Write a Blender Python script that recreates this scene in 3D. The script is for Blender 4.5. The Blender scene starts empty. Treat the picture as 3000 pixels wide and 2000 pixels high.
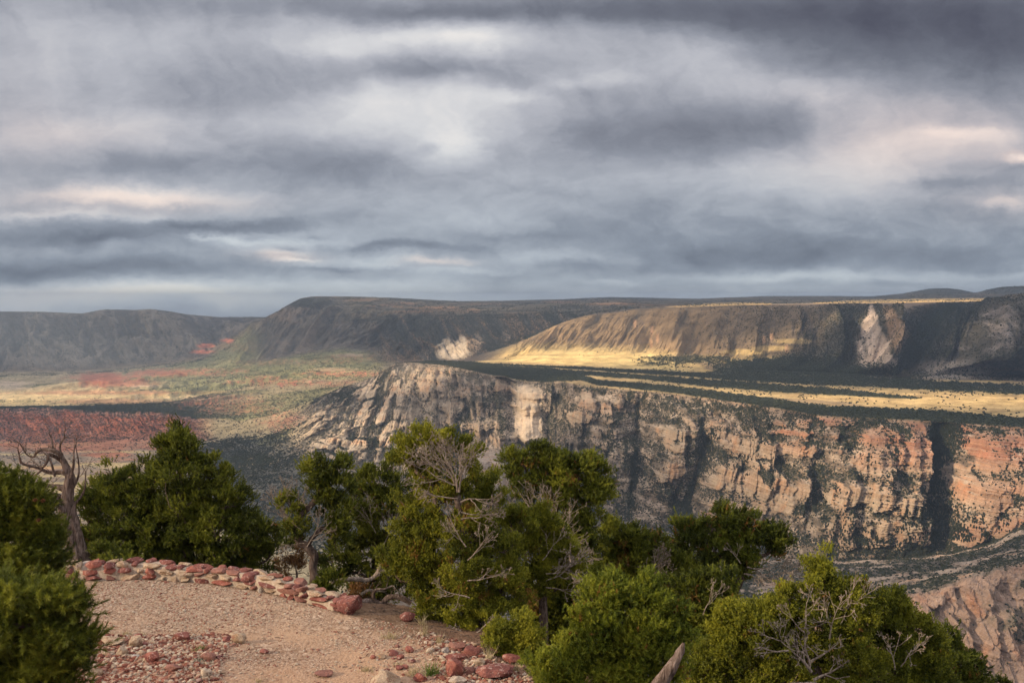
import bpy, math, random
import numpy as np

random.seed(7)
rng = np.random.default_rng(11)
SC = bpy.context.scene
COL = SC.collection
F = 2598.0                      # focal length in units of a 3000-wide frame
PITCH = math.atan(125.0 / F)
CZ = 6.2                        # eye height above the overlook pad


def ray(px, py):
    px = np.asarray(px, float); py = np.asarray(py, float)
    r = (px - 1500.0) / F; u = (1000.0 - py) / F
    c, s = math.cos(PITCH), math.sin(PITCH)
    return r, c + u * s, -s + u * c


def at(px, py, Y):
    dx, dy, dz = ray(px, py)
    k = Y / dy
    return np.stack(np.broadcast_arrays(dx * k, Y * np.ones_like(dx * k), CZ + dz * k), -1)


def proj(P):
    P = np.asarray(P, float)
    x, y, z = P[..., 0], P[..., 1], P[..., 2] - CZ
    c, s = math.cos(PITCH), math.sin(PITCH)
    d = y * c - z * s
    u = y * s + z * c
    d = np.maximum(d, 1e-3)
    return 1500 + F * x / d, 1000 - F * u / d


# ------------------------------------------------------------------ camera
cam = bpy.data.cameras.new('camera')
cam.sensor_width = 36.0
cam.lens = 36.0 * F / 3000.0
cam.clip_start = 0.2
cam.clip_end = 60000.0
cam_ob = bpy.data.objects.new('camera', cam)
COL.objects.link(cam_ob)
cam_ob.location = (0, 0, CZ)
cam_ob.rotation_euler = (math.pi / 2 - PITCH, 0, 0)
SC.camera = cam_ob

# ------------------------------------------------------------------ exposure
vs = SC.view_settings
vs.view_transform = 'Standard'
vs.look = 'None'
vs.exposure = 0.8
vs.gamma = 1.0
vs.use_curve_mapping = False
SC.cycles.max_bounces = 4
SC.cycles.diffuse_bounces = 2
SC.cycles.transmission_bounces = 2
SC.cycles.transparent_max_bounces = 8
SC.cycles.volume_bounces = 0
SC.cycles.use_adaptive_sampling = True
SC.cycles.adaptive_threshold = 0.02
SC.cycles.use_denoising = True

# ------------------------------------------------------------------ sun
SUN_EL = math.radians(20.0)
SUN_AZ = math.radians(112.0)         # to the left of the view direction, slightly behind the camera
SDIR = np.array([-math.sin(SUN_AZ) * math.cos(SUN_EL), math.cos(SUN_AZ) * math.cos(SUN_EL), math.sin(SUN_EL)])
sun = bpy.data.lights.new('sun', 'SUN')
sun.energy = 5.0
sun.angle = math.radians(0.5)
sun.color = (1.0, 0.80, 0.56)
sun_ob = bpy.data.objects.new('sun', sun)
COL.objects.link(sun_ob)
from mathutils import Vector
sun_ob.rotation_euler = Vector(SDIR).to_track_quat('Z', 'Y').to_euler()


class NT:
    """small helper for writing node trees"""
    def __init__(self, tree):
        self.t = tree; self.n = tree.nodes; self.l = tree.links

    def node(self, typ, ins=None, **props):
        nd = self.n.new(typ)
        for k, v in props.items():
            setattr(nd, k, v)
        for k, v in (ins or {}).items():
            sock = nd.inputs[k]
            if isinstance(v, bpy.types.NodeSocket):
                self.l.new(v, sock)
            else:
                sock.default_value = v
        return nd

    def math(self, op, a, b=None, c=None, clamp=False):
        ins = {0: a}
        if b is not None: ins[1] = b
        if c is not None: ins[2] = c
        return self.node('ShaderNodeMath', ins, operation=op, use_clamp=clamp).outputs[0]

    def vmath(self, op, a, b=None, out=0):
        ins = {0: a}
        if b is not None: ins[1] = b
        return self.node('ShaderNodeVectorMath', ins, operation=op).outputs[out]

    def scale(self, a, s):
        nd = self.node('ShaderNodeVectorMath', {0: a}, operation='SCALE')
        if isinstance(s, bpy.types.NodeSocket): self.l.new(s, nd.inputs['Scale'])
        else: nd.inputs['Scale'].default_value = s
        return nd.outputs[0]

    def noise(self, vec, scale, detail=4.0, rough=0.55, dist=0.0, out=0):
        return self.node('ShaderNodeTexNoise', {'Vector': vec, 'Scale': scale, 'Detail': detail,
                                                'Roughness': rough, 'Distortion': dist}).outputs[out]

    def ramp(self, fac, stops, interp='LINEAR'):
        nd = self.node('ShaderNodeValToRGB', {0: fac})
        cr = nd.color_ramp; cr.interpolation = interp
        while len(cr.elements) > 1: cr.elements.remove(cr.elements[-1])
        cr.elements[0].position = stops[0][0]; cr.elements[0].color = (*stops[0][1], 1)
        for p, c in stops[1:]:
            e = cr.elements.new(p); e.color = (*c, 1)
        return nd.outputs[0]

    def mix(self, fac, a, b, blend='MIX'):
        nd = self.node('ShaderNodeMix', data_type='RGBA', blend_type=blend, clamp_factor=True)
        for i, v in ((0, fac), (6, a), (7, b)):
            if isinstance(v, bpy.types.NodeSocket): self.l.new(v, nd.inputs[i])
            elif i == 0: nd.inputs[i].default_value = v
            else: nd.inputs[i].default_value = (*v, 1)
        return nd.outputs[2]

    def maprange(self, v, a, b, c=0.0, d=1.0, smooth=True):
        nd = self.node('ShaderNodeMapRange', {0: v, 1: a, 2: b, 3: c, 4: d})
        if smooth: nd.interpolation_type = 'SMOOTHSTEP'
        return nd.outputs[0]

    def combine(self, x, y, z):
        return self.node('ShaderNodeCombineXYZ', {0: x, 1: y, 2: z}).outputs[0]


def s2l(*c):
    c = [v / 255.0 for v in c]
    return tuple(((v + 0.055) / 1.055) ** 2.4 if v > 0.04045 else v / 12.92 for v in c)


# ------------------------------------------------------------------ world: Nishita sky behind a heavy cloud cover
def build_world():
    w = bpy.data.worlds.new('World')
    SC.world = w
    w.use_nodes = True
    t = w.node_tree
    t.nodes.clear()
    g = NT(t)
    co = g.node('ShaderNodeTexCoord').outputs['Generated']
    sep = g.node('ShaderNodeSeparateXYZ', {0: co})
    x, y, z = sep.outputs
    ys = g.math('MAXIMUM', y, 0.08)
    a = g.math('DIVIDE', x, ys)
    b = g.math('DIVIDE', z, ys)
    ab = g.combine(a, b, 0.0)
    # cloud layer coordinates: a flat ceiling seen in perspective (streaks close up towards the horizon)
    zc = g.math('ADD', g.math('ABSOLUTE', z), 0.10)
    cx = g.math('DIVIDE', x, zc); cy = g.math('DIVIDE', y, zc)
    ceil = g.combine(cx, cy, 0.0)
    # warp
    wv = g.noise(g.vmath('MULTIPLY', ab, (5.0, 9.0, 1.0)), 1.0, 9.0, 0.66, 0.0, out=1)
    wv = g.vmath('SUBTRACT', wv, (0.5, 0.5, 0.5))
    wv = g.vmath('MULTIPLY', wv, (0.14, 0.055, 0.0))
    p = g.vmath('ADD', ab, wv)
    # (px, py, half width, half height, brightness) of the larger light and dark cloud masses
    blobs = [
        (1150, 110, 230, 30, .16), (1380, 120, 110, 60, .16), (1060, 150, 120, 22, .08), (930, 140, 90, 18, .05),
        (1230, 330, 250, 80, .17), (1300, 430, 100, 55, .17), (1080, 300, 170, 40, .08), (900, 370, 160, 40, .07),
        (1420, 280, 90, 25, .10), (1780, 220, 90, 26, .10), (1640, 240, 70, 16, .07), (1530, 290, 60, 20, .08),
        (2080, 160, 190, 70, .10), (2350, 250, 180, 45, .12), (1750, 120, 300, 50, .06),
        (2650, 330, 260, 60, .10), (2760, 420, 170, 40, .13), (2960, 465, 50, 16, .22), (2820, 395, 110, 16, .10),
        (2300, 520, 420, 60, .10), (2950, 600, 70, 14, .14), (2550, 480, 300, 70, .06),
        (300, 580, 220, 22, .22), (150, 625, 240, 10, .12), (560, 580, 220, 26, .11), (420, 635, 90, 10, .10),
        (720, 700, 90, 14, .14), (830, 735, 70, 12, .17), (870, 755, 60, 6, .20), (880, 700, 120, 22, .10), (600, 694, 60, 5, .10), (1290, 765, 60, 10, .12),
        (1150, 765, 260, 16, .08), (1350, 790, 140, 8, .08), (250, 400, 220, 45, .09), (500, 350, 200, 40, .05),
        (250, 865, 480, 34, .17), (620, 850, 240, 30, .07), (1650, 745, 170, 20, .12), (1150, 830, 300, 14, .07),
        (1780, 830, 120, 8, .08), (2350, 815, 420, 16, .12), (1450, 640, 250, 50, .08), (2850, 795, 200, 12, .08),
        (420, 110, 500, 90, .05), (150, 250, 120, 200, .04),
        # dark masses
        (2800, 80, 540, 150, -.27), (3000, 180, 260, 120, -.14), (2300, 50, 460, 70, -.15), (1800, 10, 560, 44, -.16), (700, 0, 600, 40, -.08),
        (1300, 30, 340, 26, -.10), (700, 250, 260, 90, -.07), (1250, 215, 170, 28, -.15), (1480, 250, 90, 30, -.08),
        (1900, 390, 180, 70, -.10), (2270, 360, 180, 70, -.11), (2120, 410, 200, 60, -.08), (2100, 300, 140, 50, -.04), (1700, 400, 90, 60, -.07),
        (450, 490, 400, 32, -.09), (900, 520, 150, 50, -.07), (1100, 500, 200, 40, -.05),
        (150, 680, 320, 26, -.12), (620, 662, 190, 14, -.16), (850, 650, 160, 14, -.09), (340, 690, 220, 12, -.08), (130, 780, 380, 30, -.16), (500, 780, 280, 34, -.09), (760, 695, 36, 9, -.14), (850, 725, 34, 8, -.14),
        (1240, 440, 26, 14, -.10), (1160, 722, 170, 10, -.13), (930, 690, 60, 7, -.12),
        (1700, 650, 260, 40, -.10), (2100, 740, 420, 45, -.13), (2650, 740, 420, 40, -.08), (1000, 785, 200, 8, -.07),
        (2780, 540, 160, 18, -.13), (2950, 500, 100, 16, -.08), (1500, 690, 200, 10, -.05), (2700, 640, 350, 30, -.03),
        (2900, 680, 200, 60, -.04), (200, 880, 900, 40, .10), (1200, 875, 700, 30, .10), (2300, 870, 700, 24, .06),
    ]
    tot = None
    for (bx, by, sx, sy, amp) in blobs:
        dx, dy, dz = ray(bx, by)
        q = g.vmath('SUBTRACT', p, (float(dx / dy), float(dz / dy), 0.0))
        q = g.vmath('MULTIPLY', q, (F / sx, F / sy, 0.0))
        d = g.vmath('DOT_PRODUCT', q, q, out=1)
        e = g.math('POWER', math.exp(-0.8), d)
        tot = g.math('MULTIPLY_ADD', e, amp * (1.2 if amp > 0 else .95), tot if tot is not None else 0.0)
    # billows, strands and fine fibres
    lowe = g.maprange(b, 0.0, 0.12, .55, 1.0)
    n1 = g.noise(ceil, 0.9, 6.0, 0.52, 0.3)
    n2 = g.noise(g.vmath('MULTIPLY', p, (6.0, 9.0, 1.0)), 1.0, 9.0, 0.60, 0.6)
    n3 = g.noise(g.vmath('MULTIPLY', p, (14.0, 34.0, 1.0)), 1.0, 5.0, 0.60, 0.2)
    n4 = g.noise(g.vmath('MULTIPLY', g.vmath('ADD', p, g.combine(g.math('MULTIPLY', b, .35), 0.0, 0.0)), (30.0, 7.0, 1.0)), 1.0, 4.0, 0.55, 0.0)
    det = g.math('MULTIPLY', g.math('MULTIPLY_ADD', n1, 0.12, -0.06), lowe)
    det = g.math('ADD', det, g.math('MULTIPLY_ADD', n2, 0.20, -0.10))
    det = g.math('ADD', det, g.math('MULTIPLY', g.math('MULTIPLY_ADD', n3, 0.24, -0.12), g.maprange(b, .28, .05, .25, 1.0)))
    det = g.math('ADD', det, g.math('MULTIPLY', g.math('MULTIPLY_ADD', n4, 0.12, -0.06), g.maprange(b, .10, .22)))
    n5 = g.noise(g.vmath('MULTIPLY', p, (22.0, 34.0, 1.0)), 1.0, 8.0, 0.68, 0.8)
    det = g.math('ADD', det, g.math('MULTIPLY_ADD', n5, 0.11, -0.055))
    v = g.math('ADD', g.math('ADD', tot, det), 0.615)
    col = g.ramp(v, [(0.22, s2l(76, 78, 92)), (0.40, s2l(108, 112, 124)), (0.55, s2l(142, 146, 157)),
                     (0.68, s2l(178, 180, 188)), (0.82, s2l(208, 208, 211)), (0.98, s2l(238, 233, 228))])
    # cooler towards the horizon
    cool = g.maprange(b, 0.22, 0.02)
    col = g.mix(g.math('MULTIPLY', cool, 0.6), col, g.mix(1.0, col, (0.86, 1.0, 1.04), 'MULTIPLY'))
    # warm pink and peach zones
    pink = [(2750, 400, 420, 150, .9), (2950, 600, 160, 40, .9), (300, 590, 320, 36, .9), (830, 745, 110, 18, 1.2),
            (260, 410, 260, 70, .45), (0, 500, 200, 300, .35), (1290, 765, 70, 12, .9), (620, 600, 240, 30, .4), (2960, 465, 60, 22, 1.2), (250, 860, 420, 26, .3)]
    pt = None
    for (bx, by, sx, sy, amp) in pink:
        dx, dy, dz = ray(bx, by)
        q = g.vmath('SUBTRACT', p, (float(dx / dy), float(dz / dy), 0.0))
        q = g.vmath('MULTIPLY', q, (F / sx, F / sy, 0.0))
        d = g.vmath('DOT_PRODUCT', q, q, out=1)
        e = g.math('POWER', math.exp(-0.8), d)
        pt = g.math('MULTIPLY_ADD', e, amp, pt if pt is not None else 0.0)
    pk = g.math('MULTIPLY', pt, g.maprange(v, 0.42, 0.85), clamp=True)
    col = g.mix(pk, col, g.mix(1.0, col, (1.17, .985, .90), 'MULTIPLY'))
    # overhead and behind the camera the cloud is thinner and brighter
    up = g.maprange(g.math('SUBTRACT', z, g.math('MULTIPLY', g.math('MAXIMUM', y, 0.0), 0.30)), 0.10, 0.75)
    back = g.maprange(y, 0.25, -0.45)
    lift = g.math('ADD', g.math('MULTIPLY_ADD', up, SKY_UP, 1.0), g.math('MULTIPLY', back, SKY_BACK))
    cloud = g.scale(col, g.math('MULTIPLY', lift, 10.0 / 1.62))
    sky = g.node('ShaderNodeTexSky', sky_type='NISHITA')
    sky.sun_disc = False
    sky.sun_elevation = SUN_EL
    sky.sun_rotation = -SUN_AZ
    gap = g.maprange(v, 0.90, 1.25)
    fin = g.mix(g.math('MULTIPLY', gap, 0.35), cloud, sky.outputs[0])
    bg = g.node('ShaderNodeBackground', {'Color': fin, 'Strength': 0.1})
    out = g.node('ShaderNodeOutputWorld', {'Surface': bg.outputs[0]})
    w.cycles.sampling_method = 'MANUAL'
    w.cycles.sample_map_resolution = 256


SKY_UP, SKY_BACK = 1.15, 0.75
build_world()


# ------------------------------------------------------------------ small helpers
def tag(o, label=None, cat=None, group=None, kind=None):
    if label: o['label'] = label
    if cat: o['category'] = cat
    if group: o['group'] = group
    if kind: o['kind'] = kind
    return o


def empty(name, loc):
    o = bpy.data.objects.new(name, None)
    COL.objects.link(o)
    o.location = loc
    return o


def mesh_obj(name, V, Fc, mat=None, parent=None, smooth=False, origin=None):
    """V (n,3); Fc (m,3) or (m,4) int array; vertices in world coordinates"""
    V = np.asarray(V, np.float32); Fc = np.asarray(Fc, np.int32)
    if parent is not None:
        V = V - np.array(parent.location, np.float32)
    elif origin is not None:
        V = V - np.array(origin, np.float32)
    me = bpy.data.meshes.new(name)
    k = Fc.shape[1]
    me.vertices.add(len(V)); me.loops.add(Fc.size); me.polygons.add(len(Fc))
    me.vertices.foreach_set('co', V.ravel())
    me.loops.foreach_set('vertex_index', Fc.ravel())
    me.polygons.foreach_set('loop_start', np.arange(0, Fc.size, k, dtype=np.int32))
    me.polygons.foreach_set('loop_total', np.full(len(Fc), k, np.int32))
    me.update(calc_edges=True)
    me.polygons.foreach_set('use_smooth', np.full(len(Fc), smooth, bool))
    if mat: me.materials.append(mat)
    o = bpy.data.objects.new(name, me)
    COL.objects.link(o)
    if parent is not None: o.parent = parent
    elif origin is not None: o.location = origin
    return o


def set_attr(o, name, data, typ='FLOAT', dom='POINT'):
    at_ = o.data.attributes.new(name, typ, dom)
    data = np.asarray(data, np.float32)
    if typ == 'FLOAT': at_.data.foreach_set('value', data.ravel())
    elif typ == 'FLOAT_COLOR':
        if data.shape[1] == 3: data = np.concatenate([data, np.ones((len(data), 1), np.float32)], 1)
        at_.data.foreach_set('color', data.ravel())


# value noise in numpy
_perm = rng.random((64, 256, 256)).astype(np.float32)


def vn2(x, y, seed=0):
    T = _perm[seed % 64]
    xi = np.floor(x).astype(np.int64); yi = np.floor(y).astype(np.int64)
    fx = (x - xi).astype(np.float32); fy = (y - yi).astype(np.float32)
    fx = fx * fx * fx * (fx * (fx * 6 - 15) + 10); fy = fy * fy * fy * (fy * (fy * 6 - 15) + 10)
    x0 = xi & 255; x1 = (xi + 1) & 255; y0 = yi & 255; y1 = (yi + 1) & 255
    a = T[x0, y0]; b = T[x1, y0]; c = T[x0, y1]; d = T[x1, y1]
    return (a + (b - a) * fx) * (1 - fy) + (c + (d - c) * fx) * fy


def fbm(x, y, octv=5, seed=0, gain=0.5, ridged=False):
    s = 0.0; amp = 1.0; tot = 0.0
    x = np.asarray(x, float); y = np.asarray(y, float)
    for i in range(octv):
        n = vn2(x, y, seed + i * 7) * 2 - 1
        if ridged: n = 1 - 2 * np.abs(n)
        s = s + n * amp; tot += amp; amp *= gain
        x, y = 0.8 * x * 2.03 - 0.6 * y * 2.03 + 17.3, 0.6 * x * 2.03 + 0.8 * y * 2.03 + 5.1
    return s / tot


def sstep(a, b, x):
    t = np.clip((x - a) / (b - a), 0, 1)
    return t * t * (3 - 2 * t)
# ------------------------------------------------------------------ the land: one continuous surface lofted through real 3-D contour lines
# each contour line: points (px, py, Y) = seen at px,py in the photograph at a depth of Y metres; a negative second value is a height in metres
LAYERS = [
    ('A0', [(-500, -30, 62), (3500, -30, 62)]),
    ('A', [(-500, -340, 420), (3500, -340, 420)]),
    ('B0', [(-500, -425, 1100), (1000, -425, 1100), (2000, -400, 900), (2400, 2080, 780), (2700, 2060, 780), (3000, 2030, 790), (3500, 2000, 800)]),
    ('B', [(-500, 1600, 1560), (1000, 1600, 1560), (1800, 1640, 1300), (2200, 1800, 950), (2400, 1850, 880), (2560, 1812, 880), (2653, 1768, 880), (2750, 1742, 890), (2850, 1706, 900), (2920, 1690, 910), (3000, 1672, 920), (3500, 1590, 960)]),
    ('C', [(-500, 1480, 1870), (900, 1480, 1870), (1300, 1520, 1700), (1800, 1580, 1550), (2200, 1700, 1150), (2400, 1690, 1110), (2850, 1655, 1090), (3000, 1625, 1090), (3500, 1560, 1100)]),
    ('D', [(-500, 1370, 2280), (700, 1375, 2250), (800, 1370, 2250), (900, 1345, 2250), (1000, 1400, 2120), (1100, 1440, 2050), (1300, 1450, 2000), (1500, 1470, 1880), (1800, 1520, 1690),
           (2000, 1570, 1610), (2200, 1610, 1500), (2374, 1650, 1370), (2600, 1640, 1345), (2796, 1627, 1320), (2921, 1592, 1290), (3000, 1544, 1270), (3500, 1470, 1230)]),
    ('F', [(-500, 1300, 2680), (0, 1292, 2680), (150, 1300, 2680), (300, 1290, 2680), (500, 1285, 2680), (650, 1290, 2680), (750, 1275, 2690), (800, 1258, 2700), (843, 1232, 2720), (887, 1202, 2750), (930, 1167, 2800),
           (995, 1135, 2850), (1050, 1118, 2880), (1104, 1096, 2900), (1156, 1060, 2871), (1200, 1059, 2820), (1255, 1065, 2764), (1310, 1071, 2650), (1364, 1082, 2535), (1442, 1099, 2330), (1481, 1103, 2290),
           (1500, 1110, 2310), (1530, 1117, 2330), (1598, 1120, 2260), (1641, 1116, 2165), (1700, 1130, 2022), (1976, 1154, 1862), (2170, 1181, 1698), (2418, 1220, 1506), (2695, 1233, 1460), (3000, 1253, 1375), (3500, 1275, 1300)]),
    ('G', [(-500, 1195, 2900), (0, 1197, 2900), (120, 1193, 2900), (250, 1205, 2900), (500, 1212, 2900), (560, 1225, 2950), (700, 1225, 3000), (800, 1205, 3050), (900, 1175, 3100), (1000, 1150, 3150), (1104, -320, 3080), (1156, -262, 3000),
           (1205, -205, 2900), (1255, -195, 2890), (1400, -196, 2880), (1500, -196, 2850), (1700, 1072, 2640), (1800, 1080, 2535), (2200, 1100, 2310), (2500, 1110, 2210), (3000, 1115, 2160), (3500, 1115, 2160)]),
    ('H', [(-500, -380, 3150), (0, -380, 3150), (250, -385, 3200), (500, 1185, 3400), (750, 1140, 3500), (1000, 1118, 3550), (1100, 1105, 3550), (1200, -300, 3500), (1300, -260, 3250), (1400, -212, 3100),
           (1500, 1045, 2990), (1600, 1022, 2990), (1700, 1012, 3020), (1800, 1020, 2980), (1900, 1035, 2900), (2050, 1048, 2750), (2200, 1062, 2560), (2400, 1068, 2450), (2560, 1082, 2400), (2640, 1098, 2350), (2700, 1085, 2340), (2800, 1070, 2340), (2900, 1080, 2330), (3000, 1090, 2300), (3500, 1090, 2300)]),
    ('I', [(-500, 1170, 3790), (0, 1170, 3790), (250, 1150, 3950), (500, 1125, 4000), (750, 1095, 4100), (1000, 1060, 4200), (1100, 1065, 4100), (1200, 1060, 3900), (1300, 1056, 3700), (1359, 1052, 3600), (1420, 1036, 3330),
           (1516, 1006, 3220), (1570, 980, 3230), (1624, 952, 3260), (1670, 934, 3290), (1711, 922, 3320), (1800, 912, 3350), (1866, 902, 3350), (2000, 897, 3300), (2170, 891, 3150), (2363, 893, 3000), (2440, 888, 2930), (2501, 886, 2850), (2551, 889, 2780), (2640, 905, 2950), (2750, 884, 2980), (2850, 882, 2950),
           (2888, 877, 2850), (2930, 864, 2700), (2960, 858, 2650), (3000, 854, 2600), (3500, 820, 2500)]),
    ('J', [(-500, 1125, 4450), (0, 1125, 4450), (250, 1115, 4550), (500, 1095, 4600), (750, 1050, 4700), (1000, 1000, 4700), (1100, 1010, 4500), (1200, 1005, 4100), (1300, 1000, 3900), (1359, 998, 3850), (1450, 990, 3750),
           (1516, -170, 3700), (1700, -110, 3700), (1866, -60, 3750), (2170, -26, 3600), (2500, -16, 3300), (2551, -12, 3200), (3000, -6, 3100), (3500, -1, 3100)]),
    ('K', [(-500, 1088, 5150), (0, 1092, 5150), (250, 1088, 5150), (500, 1062, 5150), (600, 1045, 5250), (640, 1018, 5280), (700, 985, 5330), (750, 953, 5400), (797, 927, 5450), (840, 915, 5300), (920, 905, 5150), (1000, 912, 4950), (1100, 928, 4700), (1234, 925, 4300),
           (1407, 920, 4200), (1710, 910, 4100), (1866, 898, 4200), (2200, 888, 4200), (2600, 884, 4200), (2900, 878, 4200), (3500, 872, 4200)]),
    ('L', [(-500, 900, 6000), (0, 912, 6000), (120, 913, 6000), (242, 918, 6000), (306, 906, 6000), (395, 908, 6000), (440, 905, 5850), (500, 912, 6000), (548, 921, 6300), (650, 929, 6800), (750, 928, 7000), (780, 931, 6400), (797, 926, 5600), (820, 909, 5560), (840, 895, 5550), (880, 874, 5520), (918, 868, 5500),
           (1020, 868, 5500), (1148, 872, 5600), (1340, 882, 6300), (1467, 881, 7000), (1658, 876, 7500), (1786, 870, 7500), (2040, 875, 7500), (2245, 867, 7500), (2423, 867, 7500), (2550, 868, 7200), (2640, 860, 6700), (2678, 853, 6400), (2720, 846, 6100),
           (2768, 844, 6000), (2810, 848, 6000), (2857, 858, 6000), (2890, 848, 5800), (2934, 840, 5500), (3000, 837, 5500), (3500, 835, 5500)]),
    ('M', [(-500, -240, 9500), (3500, -240, 9500)]),
]
ROWS = [26, 26, 60, 56, 50, 250, 70, 60, 90, 50, 75, 110, 8]      # rows between consecutive contour lines
NCOL = 1520
pxs = np.concatenate([np.linspace(-1300, -120, 120, endpoint=False), np.linspace(-120, 3120, NCOL - 240), np.linspace(3120, 4300, 121)[1:]])
LY, LZ = [], []
for nm, pts in LAYERS:
    a = np.array(pts, float)
    zz = np.array([p[1] if p[1] < 0 else at(p[0], p[1], p[2])[2] for p in a])
    LY.append(np.interp(pxs, a[:, 0], a[:, 2])); LZ.append(np.interp(pxs, a[:, 0], zz))


def smooth_cols(A, k):
    w = np.hanning(2 * k + 1); w /= w.sum()
    return np.convolve(np.pad(A, k, mode='edge'), w, 'valid')


ks = {'F': 2, 'I': 5, 'L': 6, 'G': 6, 'K': 8, 'B': 6}
for i, (nm, _) in enumerate(LAYERS):
    k = ks.get(nm, 12)
    LY[i] = smooth_cols(LY[i], k); LZ[i] = smooth_cols(LZ[i], k)
names = [n for n, _ in LAYERS]
yy, zz, lay, tt = [], [], [], []
for i, n in enumerate(ROWS):
    for j in range(n):
        t = j / n
        yy.append(LY[i] * (1 - t) + LY[i + 1] * t)
        zz.append(LZ[i] * (1 - t) + LZ[i + 1] * t)
        lay.append(i); tt.append(t)
yy.append(LY[-1]); zz.append(LZ[-1]); lay.append(len(ROWS) - 1); tt.append(1.0)
GY = np.array(yy); GZ = np.array(zz)
LAYI = np.array(lay, float) + np.array(tt)          # continuous contour coordinate
NR = len(GY)
iD, iF, iG, iH, iI, iJ, iK, iL = [names.index(c) for c in 'DFGHIJKL']
PX = np.broadcast_to(pxs[None, :], GY.shape).copy()
LC = np.broadcast_to(LAYI[:, None], GY.shape).copy()
# soften the folds along the rows, except at the rim
def smooth_rows(A, k):
    w = np.hanning(2 * k + 3)[1:-1]; w /= w.sum()
    P = np.pad(A, ((k, k), (0, 0)), mode='edge')
    return sum(w[j] * P[j:j + A.shape[0]] for j in range(2 * k + 1))
sharp = (np.exp(-((LC - iF) / 0.06) ** 2) * sstep(1150, 1300, PX) + np.exp(-((LC - iG) / 0.10) ** 2) * (PX < 620))
sharp = np.clip(sharp + 1.0 * ((LC > iL - 0.15)), 0, 1)
for A in (GY, GZ):
    S = smooth_rows(A, 14)
    A[:] = A * sharp + S * (1 - sharp)
GX = GY * (PX - 1500) / F          # straight lines of sight give an even grid; the land itself is bent below
SX, SY_ = GX.copy(), GY.copy()

# --- zones
LT = LC
def band(a, b, s=0.08):
    return sstep(a - s, a + s, LT) * (1 - sstep(b - s, b + s, LT))
cl = band(iD, iF, 0.03)                                    # canyon wall
cliffR = cl * sstep(1130, 1330, PX + 60 * fbm(LC * 3, PX / 80, 3, 202))                        # stepped red and cream wall
cliffL = cl * sstep(820, 960, PX) - cliffR * 1.0
cliffL = np.clip(cliffL, 0, 1)   # tilted cream slabs
h = np.clip(LT - iD, 0, 1)                                 # 0 foot .. 1 rim

# along-strike coordinate in metres and height in the wall
strike = np.cumsum(np.hypot(np.diff(GX[:, :], axis=1, prepend=GX[:, :1]), np.diff(GY, axis=1, prepend=GY[:, :1])), axis=1)
strikeF = strike[np.searchsorted(LAYI, iF)][None, :] * np.ones_like(GY)
sm = smooth_cols(strikeF[0], 20)[None, :] * np.ones_like(GY)

# --- canyon wall: horizontal run as a function of height -> cliffs and ledges
warp = 0.05 * fbm(sm / 260, h * 1.0, 3, 3)
ledge = np.full_like(h, 0.05)
for (hh, wd, am, sd) in [(0.10, .020, 1.0, 1), (0.20, .028, 2.0, 2), (0.33, .018, 1.6, 3), (0.43, .02, 1.6, 4), (0.545, .03, 2.2, 5), (0.665, .020, 2.0, 6), (0.80, .018, 1.7, 7), (0.90, .03, 2.6, 8), (0.985, .02, 1.8, 9)]:
    wv = 0.35 + 1.15 * sstep(-0.35, 0.35, fbm(sm / 120, sm * 0 + sd, 3, 20 + sd))
    ledge += 1.5 * am * wv * np.exp(-((h + warp - hh) / (wd * .7)) ** 2)
for sd in range(14):       # thin benches, discontinuous
    hh = 0.04 + 0.92 * sd / 13.0
    wv = sstep(0.0, 0.4, fbm(sm / 60 + 7 * sd, sm * 0 + 3.3 * sd, 3, 30 + sd))
    ledge += 1.5 * wv * np.exp(-((h + warp * 0.6 - hh) / 0.009) ** 2)
# broad scrub-covered benches between the cliff tiers
bw = .045 * fbm(sm / 170, h * 0 + 4, 4, 201) + .025 * fbm(sm / 30, h * 0 + 8, 3, 203)
bench_t = np.zeros_like(h)
for (hh, wd, sd) in [(.16, .030, 1), (.36, .045, 2), (.60, .040, 3), (.80, .022, 4), (.955, .035, 5)]:
    st_ = sstep(-.45, .15, fbm(sm / 110 + sd * 3, h * 0 + sd * 9, 3, 205))
    bench_t = np.maximum(bench_t, st_ * np.exp(-((h + bw - hh) / wd) ** 4))
ledge = ledge + 4.5 * bench_t
m = (LT >= iD) & (LT <= iF)
run = np.cumsum(ledge * m, axis=0)
run = run / run[-1]
r0, r1 = np.searchsorted(LAYI, iD), np.searchsorted(LAYI, iF)
Yd, Yf = GY[r0][None, :], GY[r1][None, :]
newY = Yd + (Yf - Yd) * run
GY = GY + (newY - GY) * cliffR
# buttresses and side gullies: the whole face swings toward and away from the viewer
env = np.sin(np.clip(h, 0, 1) * math.pi) ** 0.5
butt = 0.9 * fbm(sm / 150, h * 1.3, 5, 40, 0.55) + 0.30 * fbm(sm / 30, h * 3.0 + sm / 300, 4, 47, 0.6, ridged=True)
# rock blocks standing out of the scree: flat topped, steep sided
blk = fbm(sm / 52 + 0.5 * fbm(sm / 90, h * 4, 3, 42), h * 5.2 + 0.4 * fbm(sm / 60, h * 6, 3, 43), 5, 44, 0.55)
blkt = blk - (0.10 - 0.33 * sstep(1900, 2500, PX) + 0.22 * sstep(.25, .0, h) * (1 - sstep(2250, 2450, PX)))
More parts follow.
